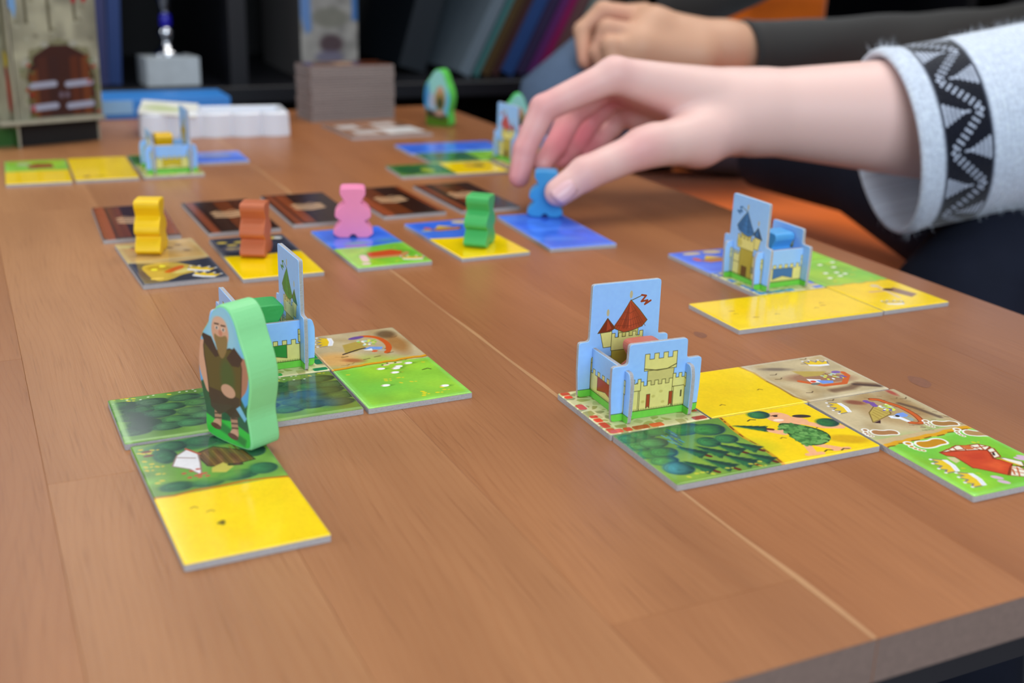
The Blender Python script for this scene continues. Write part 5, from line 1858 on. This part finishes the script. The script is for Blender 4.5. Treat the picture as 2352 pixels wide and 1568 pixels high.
# fuzz of the knitted wool: short fibres standing off the sleeve
rsf = np.random.RandomState(6)
me = o.data
vs = np.empty(len(me.vertices) * 3); me.vertices.foreach_get('co', vs); vs = vs.reshape(-1, 3)
ns = np.empty(len(me.vertices) * 3); me.vertex_normals.foreach_get('vector', ns); ns = ns.reshape(-1, 3)
outer = np.arange(72 * 7, len(vs))
pick = rsf.choice(outer, 5200)
sv = ((vs[pick] - np.array([q * CM for q in (55.59, 58.55, 3.71)]) - np.array([0, 0, TZ])) @ np.array((Vector((65.72, 54.79, 5.80)) - Vector((55.59, 58.55, 3.71))).normalized()))
pick = pick[(sv < .010) | (sv > .050)]
NF = len(pick)
p0 = vs[pick] + rsf.normal(0, .0022, (NF, 3))
cen = vs.mean(0)
nr = ns[pick]
axv = np.array(Vector((65.72, 54.79, 5.80)) - Vector((55.59, 58.55, 3.71))); axv = axv / np.linalg.norm(axv)
rel = p0 - np.array([q * CM for q in (55.59, 58.55, 3.71)]) - np.array([0, 0, TZ])
rad_ = rel - (rel @ axv)[:, None] * axv
rad_ /= np.linalg.norm(rad_, axis=1)[:, None]
p0 = vs[pick] + (p0 - vs[pick]) - ((p0 - vs[pick]) * rad_).sum(1)[:, None] * rad_
tip = p0 + rad_ * rsf.uniform(.002, .0065, (NF, 1)) + rsf.normal(0, .0016, (NF, 3))
side = np.cross(rad_, rsf.normal(0, 1, (NF, 3))); side /= np.linalg.norm(side, axis=1)[:, None]
V = np.stack([p0 - side * .00011, p0 + side * .00011, tip], 1).reshape(-1, 3)
fz = bpy.data.meshes.new('wool_fuzz')
fz.from_pydata(V.tolist(), [], np.arange(len(V)).reshape(-1, 3).tolist())
fo = obj('wool_fuzz', fz, None, [mat('wool_fibre', (222, 230, 242), .9, .1)])
fo.parent = o; fo.location = (0, 0, 0)
tag(fo, kind='stuff')
# the rest of the sweater and the dark trousers (mostly outside the frame)
PL = lambda *a: [Vector(T(*p)) - pa_loc for p in a]
KN2 = mat('white_knit_plain', (208, 216, 228), .95, .1, noise=(300, .06), bump=(500, .6), sheen=.3)
ue = (76.07, 51.44, 8.31)
o = obj('sweater_torso', tube(PL((95, 44, -4), (95, 44, 4), (94, 44, 18), (94, 44, 34), (95, 44, 44), (96, 44, 50)), [(.11, .16), (.125, .17), (.13, .175), (.125, .18), (.09, .15), (.05, .06)], 32), pa, [KN2], True)
o = obj('sweater_upper_arm', tube(PL(ue, (ue[0] + 5, ue[1] - 1, ue[2] + 3), (95, 56, 38)), [.072, .075, .07], 28), pa, [KN2], True)
NAVY = mat('navy_trousers', (24, 28, 42), .9, .2, noise=(60, .15), bump=(700, .4))
obj('trousers', tube(PL((95, 44, -.5), (71.05, 55.84, -3.35), (67.98, 57.47, -3.01), (66.18, 61.37, -2.78), (65.97, 71.24, -0.36), (64.94, 77.60, -0.42), (63.64, 82.21, -0.79), (62.92, 83.13, -0.83)),
                     [(.10, .12), (.055, .07), (.05, .055), (.047, .047), (.044, .044), (.042, .042), (.036, .036), (.018, .018)], 32), pa, [NAVY], True)
obj('trousers', tube(PL((95, 40, -.5), (75.30, 54.74, -3.92), (68.09, 54.64, -4.09), (61.96, 54.46, -4.65), (60.40, 54.36, -5.34), (59.89, 52.99, -9.52), (59, 46, -49.5)),
                     [(.10, .10), (.056, .06), (.05, .052), (.046, .047), (.042, .044), (.045, .045), (.05, .05)], 32), pa, [NAVY], True)

# --- the second player: clasped hands, grey sleeves, jeans
SKB = skin_mat('tan_skin', (206, 160, 132), (200, 120, 110), .5)
pb = empty('person', T(95, 96, -50), 0, 'person in dark grey sleeves and jeans, hands clasped over a knee, behind the table', 'person')
pb_loc = pb.location.copy()
wb = (66.85, 93.50, 6.54)
palmb = dict(k=1.1, c=[(wb, (59.67, 94.79, 8.48), 2.35, 1.8), (wb, (57.80, 93.82, 6.68), 2.3, 2.0), ((59.67, 94.79, 8.48), (56.69, 94.32, 6.57), 1.7, 1.4), ((63.33, 92.62, 5.94), (56.83, 94.41, 5.45), 2.0, 1.4), (wb, (79.29, 93.14, 6.03), 2.4, 3.0)])
fb = [dict(k=.3, blend=.5, c=[((59.68, 95.68, 9.28), (56.12, 98.15, 9.67), 1.0, .95), ((56.12, 98.15, 9.67), (54.16, 98.42, 7.90), .95, .85), ((54.16, 98.42, 7.90), (53.84, 96.95, 5.24), .85, .75)]),
      dict(k=.3, blend=.4, c=[((58.28, 93.98, 7.68), (55.00, 95.22, 8.30), 1.1, .95), ((55.00, 95.22, 8.30), (54.17, 95.39, 6.18), .9, .8), ((54.17, 95.39, 6.18), (54.95, 94.93, 4.44), .8, .7)]),
      dict(k=.3, blend=.4, c=[((57.16, 93.56, 6.71), (54.77, 94.09, 6.92), 1.0, .9), ((54.77, 94.09, 6.92), (54.98, 93.40, 4.80), .9, .75)]),
      dict(k=.3, blend=.4, c=[((60.46, 97.76, 9.55), (57.94, 100.04, 9.23), 1.0, .9), ((57.94, 100.04, 9.23), (55.72, 100.08, 6.55), .9, .8)]),
      dict(k=.3, blend=.4, c=[((59.07, 93.49, 5.91), (56.20, 93.28, 4.79), 1.1, .9), ((56.20, 93.28, 4.79), (54.61, 93.59, 3.60), .9, .75)])]
redb = [((53.34, 96.06, 5.34), 2.0, .35), ((55.73, 96.11, 8.47), 1.8, .4), ((55.00, 95.86, 6.92), 1.6, .6), ((66.06, 92.16, 5.14), 2, .2), ((57.31, 97.23, 8.78), 1.5, .5)]
o = skin_body('body', [palmb] + fb, .16, redb, None, SKB)
o.parent = pb; o.location = -pb_loc
GREY = painted('grey_knit', np.full((8, 8, 3), .2, np.float32), rough=.95, spec=.1)
GREY.node_tree.nodes['Principled BSDF'].inputs['Sheen Weight'].default_value = .15
o = sleeve('sweater_sleeve', [(68.78, 93.28, 5.97), (79.69, 92.98, 6.12), (105.99, 92.22, 6.74), (134.21, 92.19, 8.61)], [3.15, 3.6, 4.6, 6.0], pb, GREY, .25, .35, 48, 3); o.location = -pb_loc
o = sleeve('sweater_sleeve', [(61.46, 99.89, 10.23), (68.11, 100.44, 10.87), (78.09, 102.90, 14.53), (94.77, 107.33, 22.58)], [2.6, 3.3, 4.4, 5.5], pb, GREY, .25, .35, 48, 4); o.location = -pb_loc
PLB = lambda *a: [Vector(T(*p)) - pb_loc for p in a]
GR2 = mat('dark_grey_knit', (44, 46, 52), .95, .1, bump=(500, .5))
obj('sweater_torso', tube(PLB((124, 90, -4), (124, 90, 6), (123, 90, 22), (122, 90, 38), (122, 90, 50)), [(.12, .17), (.13, .18), (.13, .19), (.11, .18), (.05, .07)], 30), pb, [GR2], True)
JEA = mat('grey_blue_jeans', (84, 102, 128), .9, .2, noise=(200, .15), bump=(900, .4))
kn = (56.88, 101.59, 2.80)
obj('trousers', tube(PLB((122, 94, -1), (96, 100, -3), (kn[0] + 8, kn[1] - 1, kn[2] - 2), kn, (kn[0] - 2.6, kn[1], kn[2] - 1.6), (kn[0] - 2.6, kn[1], kn[2] - 6), (kn[0] - 1, kn[1] - 1, -20), (kn[0] + 1, kn[1] - 2, -49.8)),
                     [(.09, .09), (.085, .08), (.065, .06), (.055, .05), (.045, .05), (.052, .055), (.06, .06), (.055, .055)], 28), pb, [JEA], True)
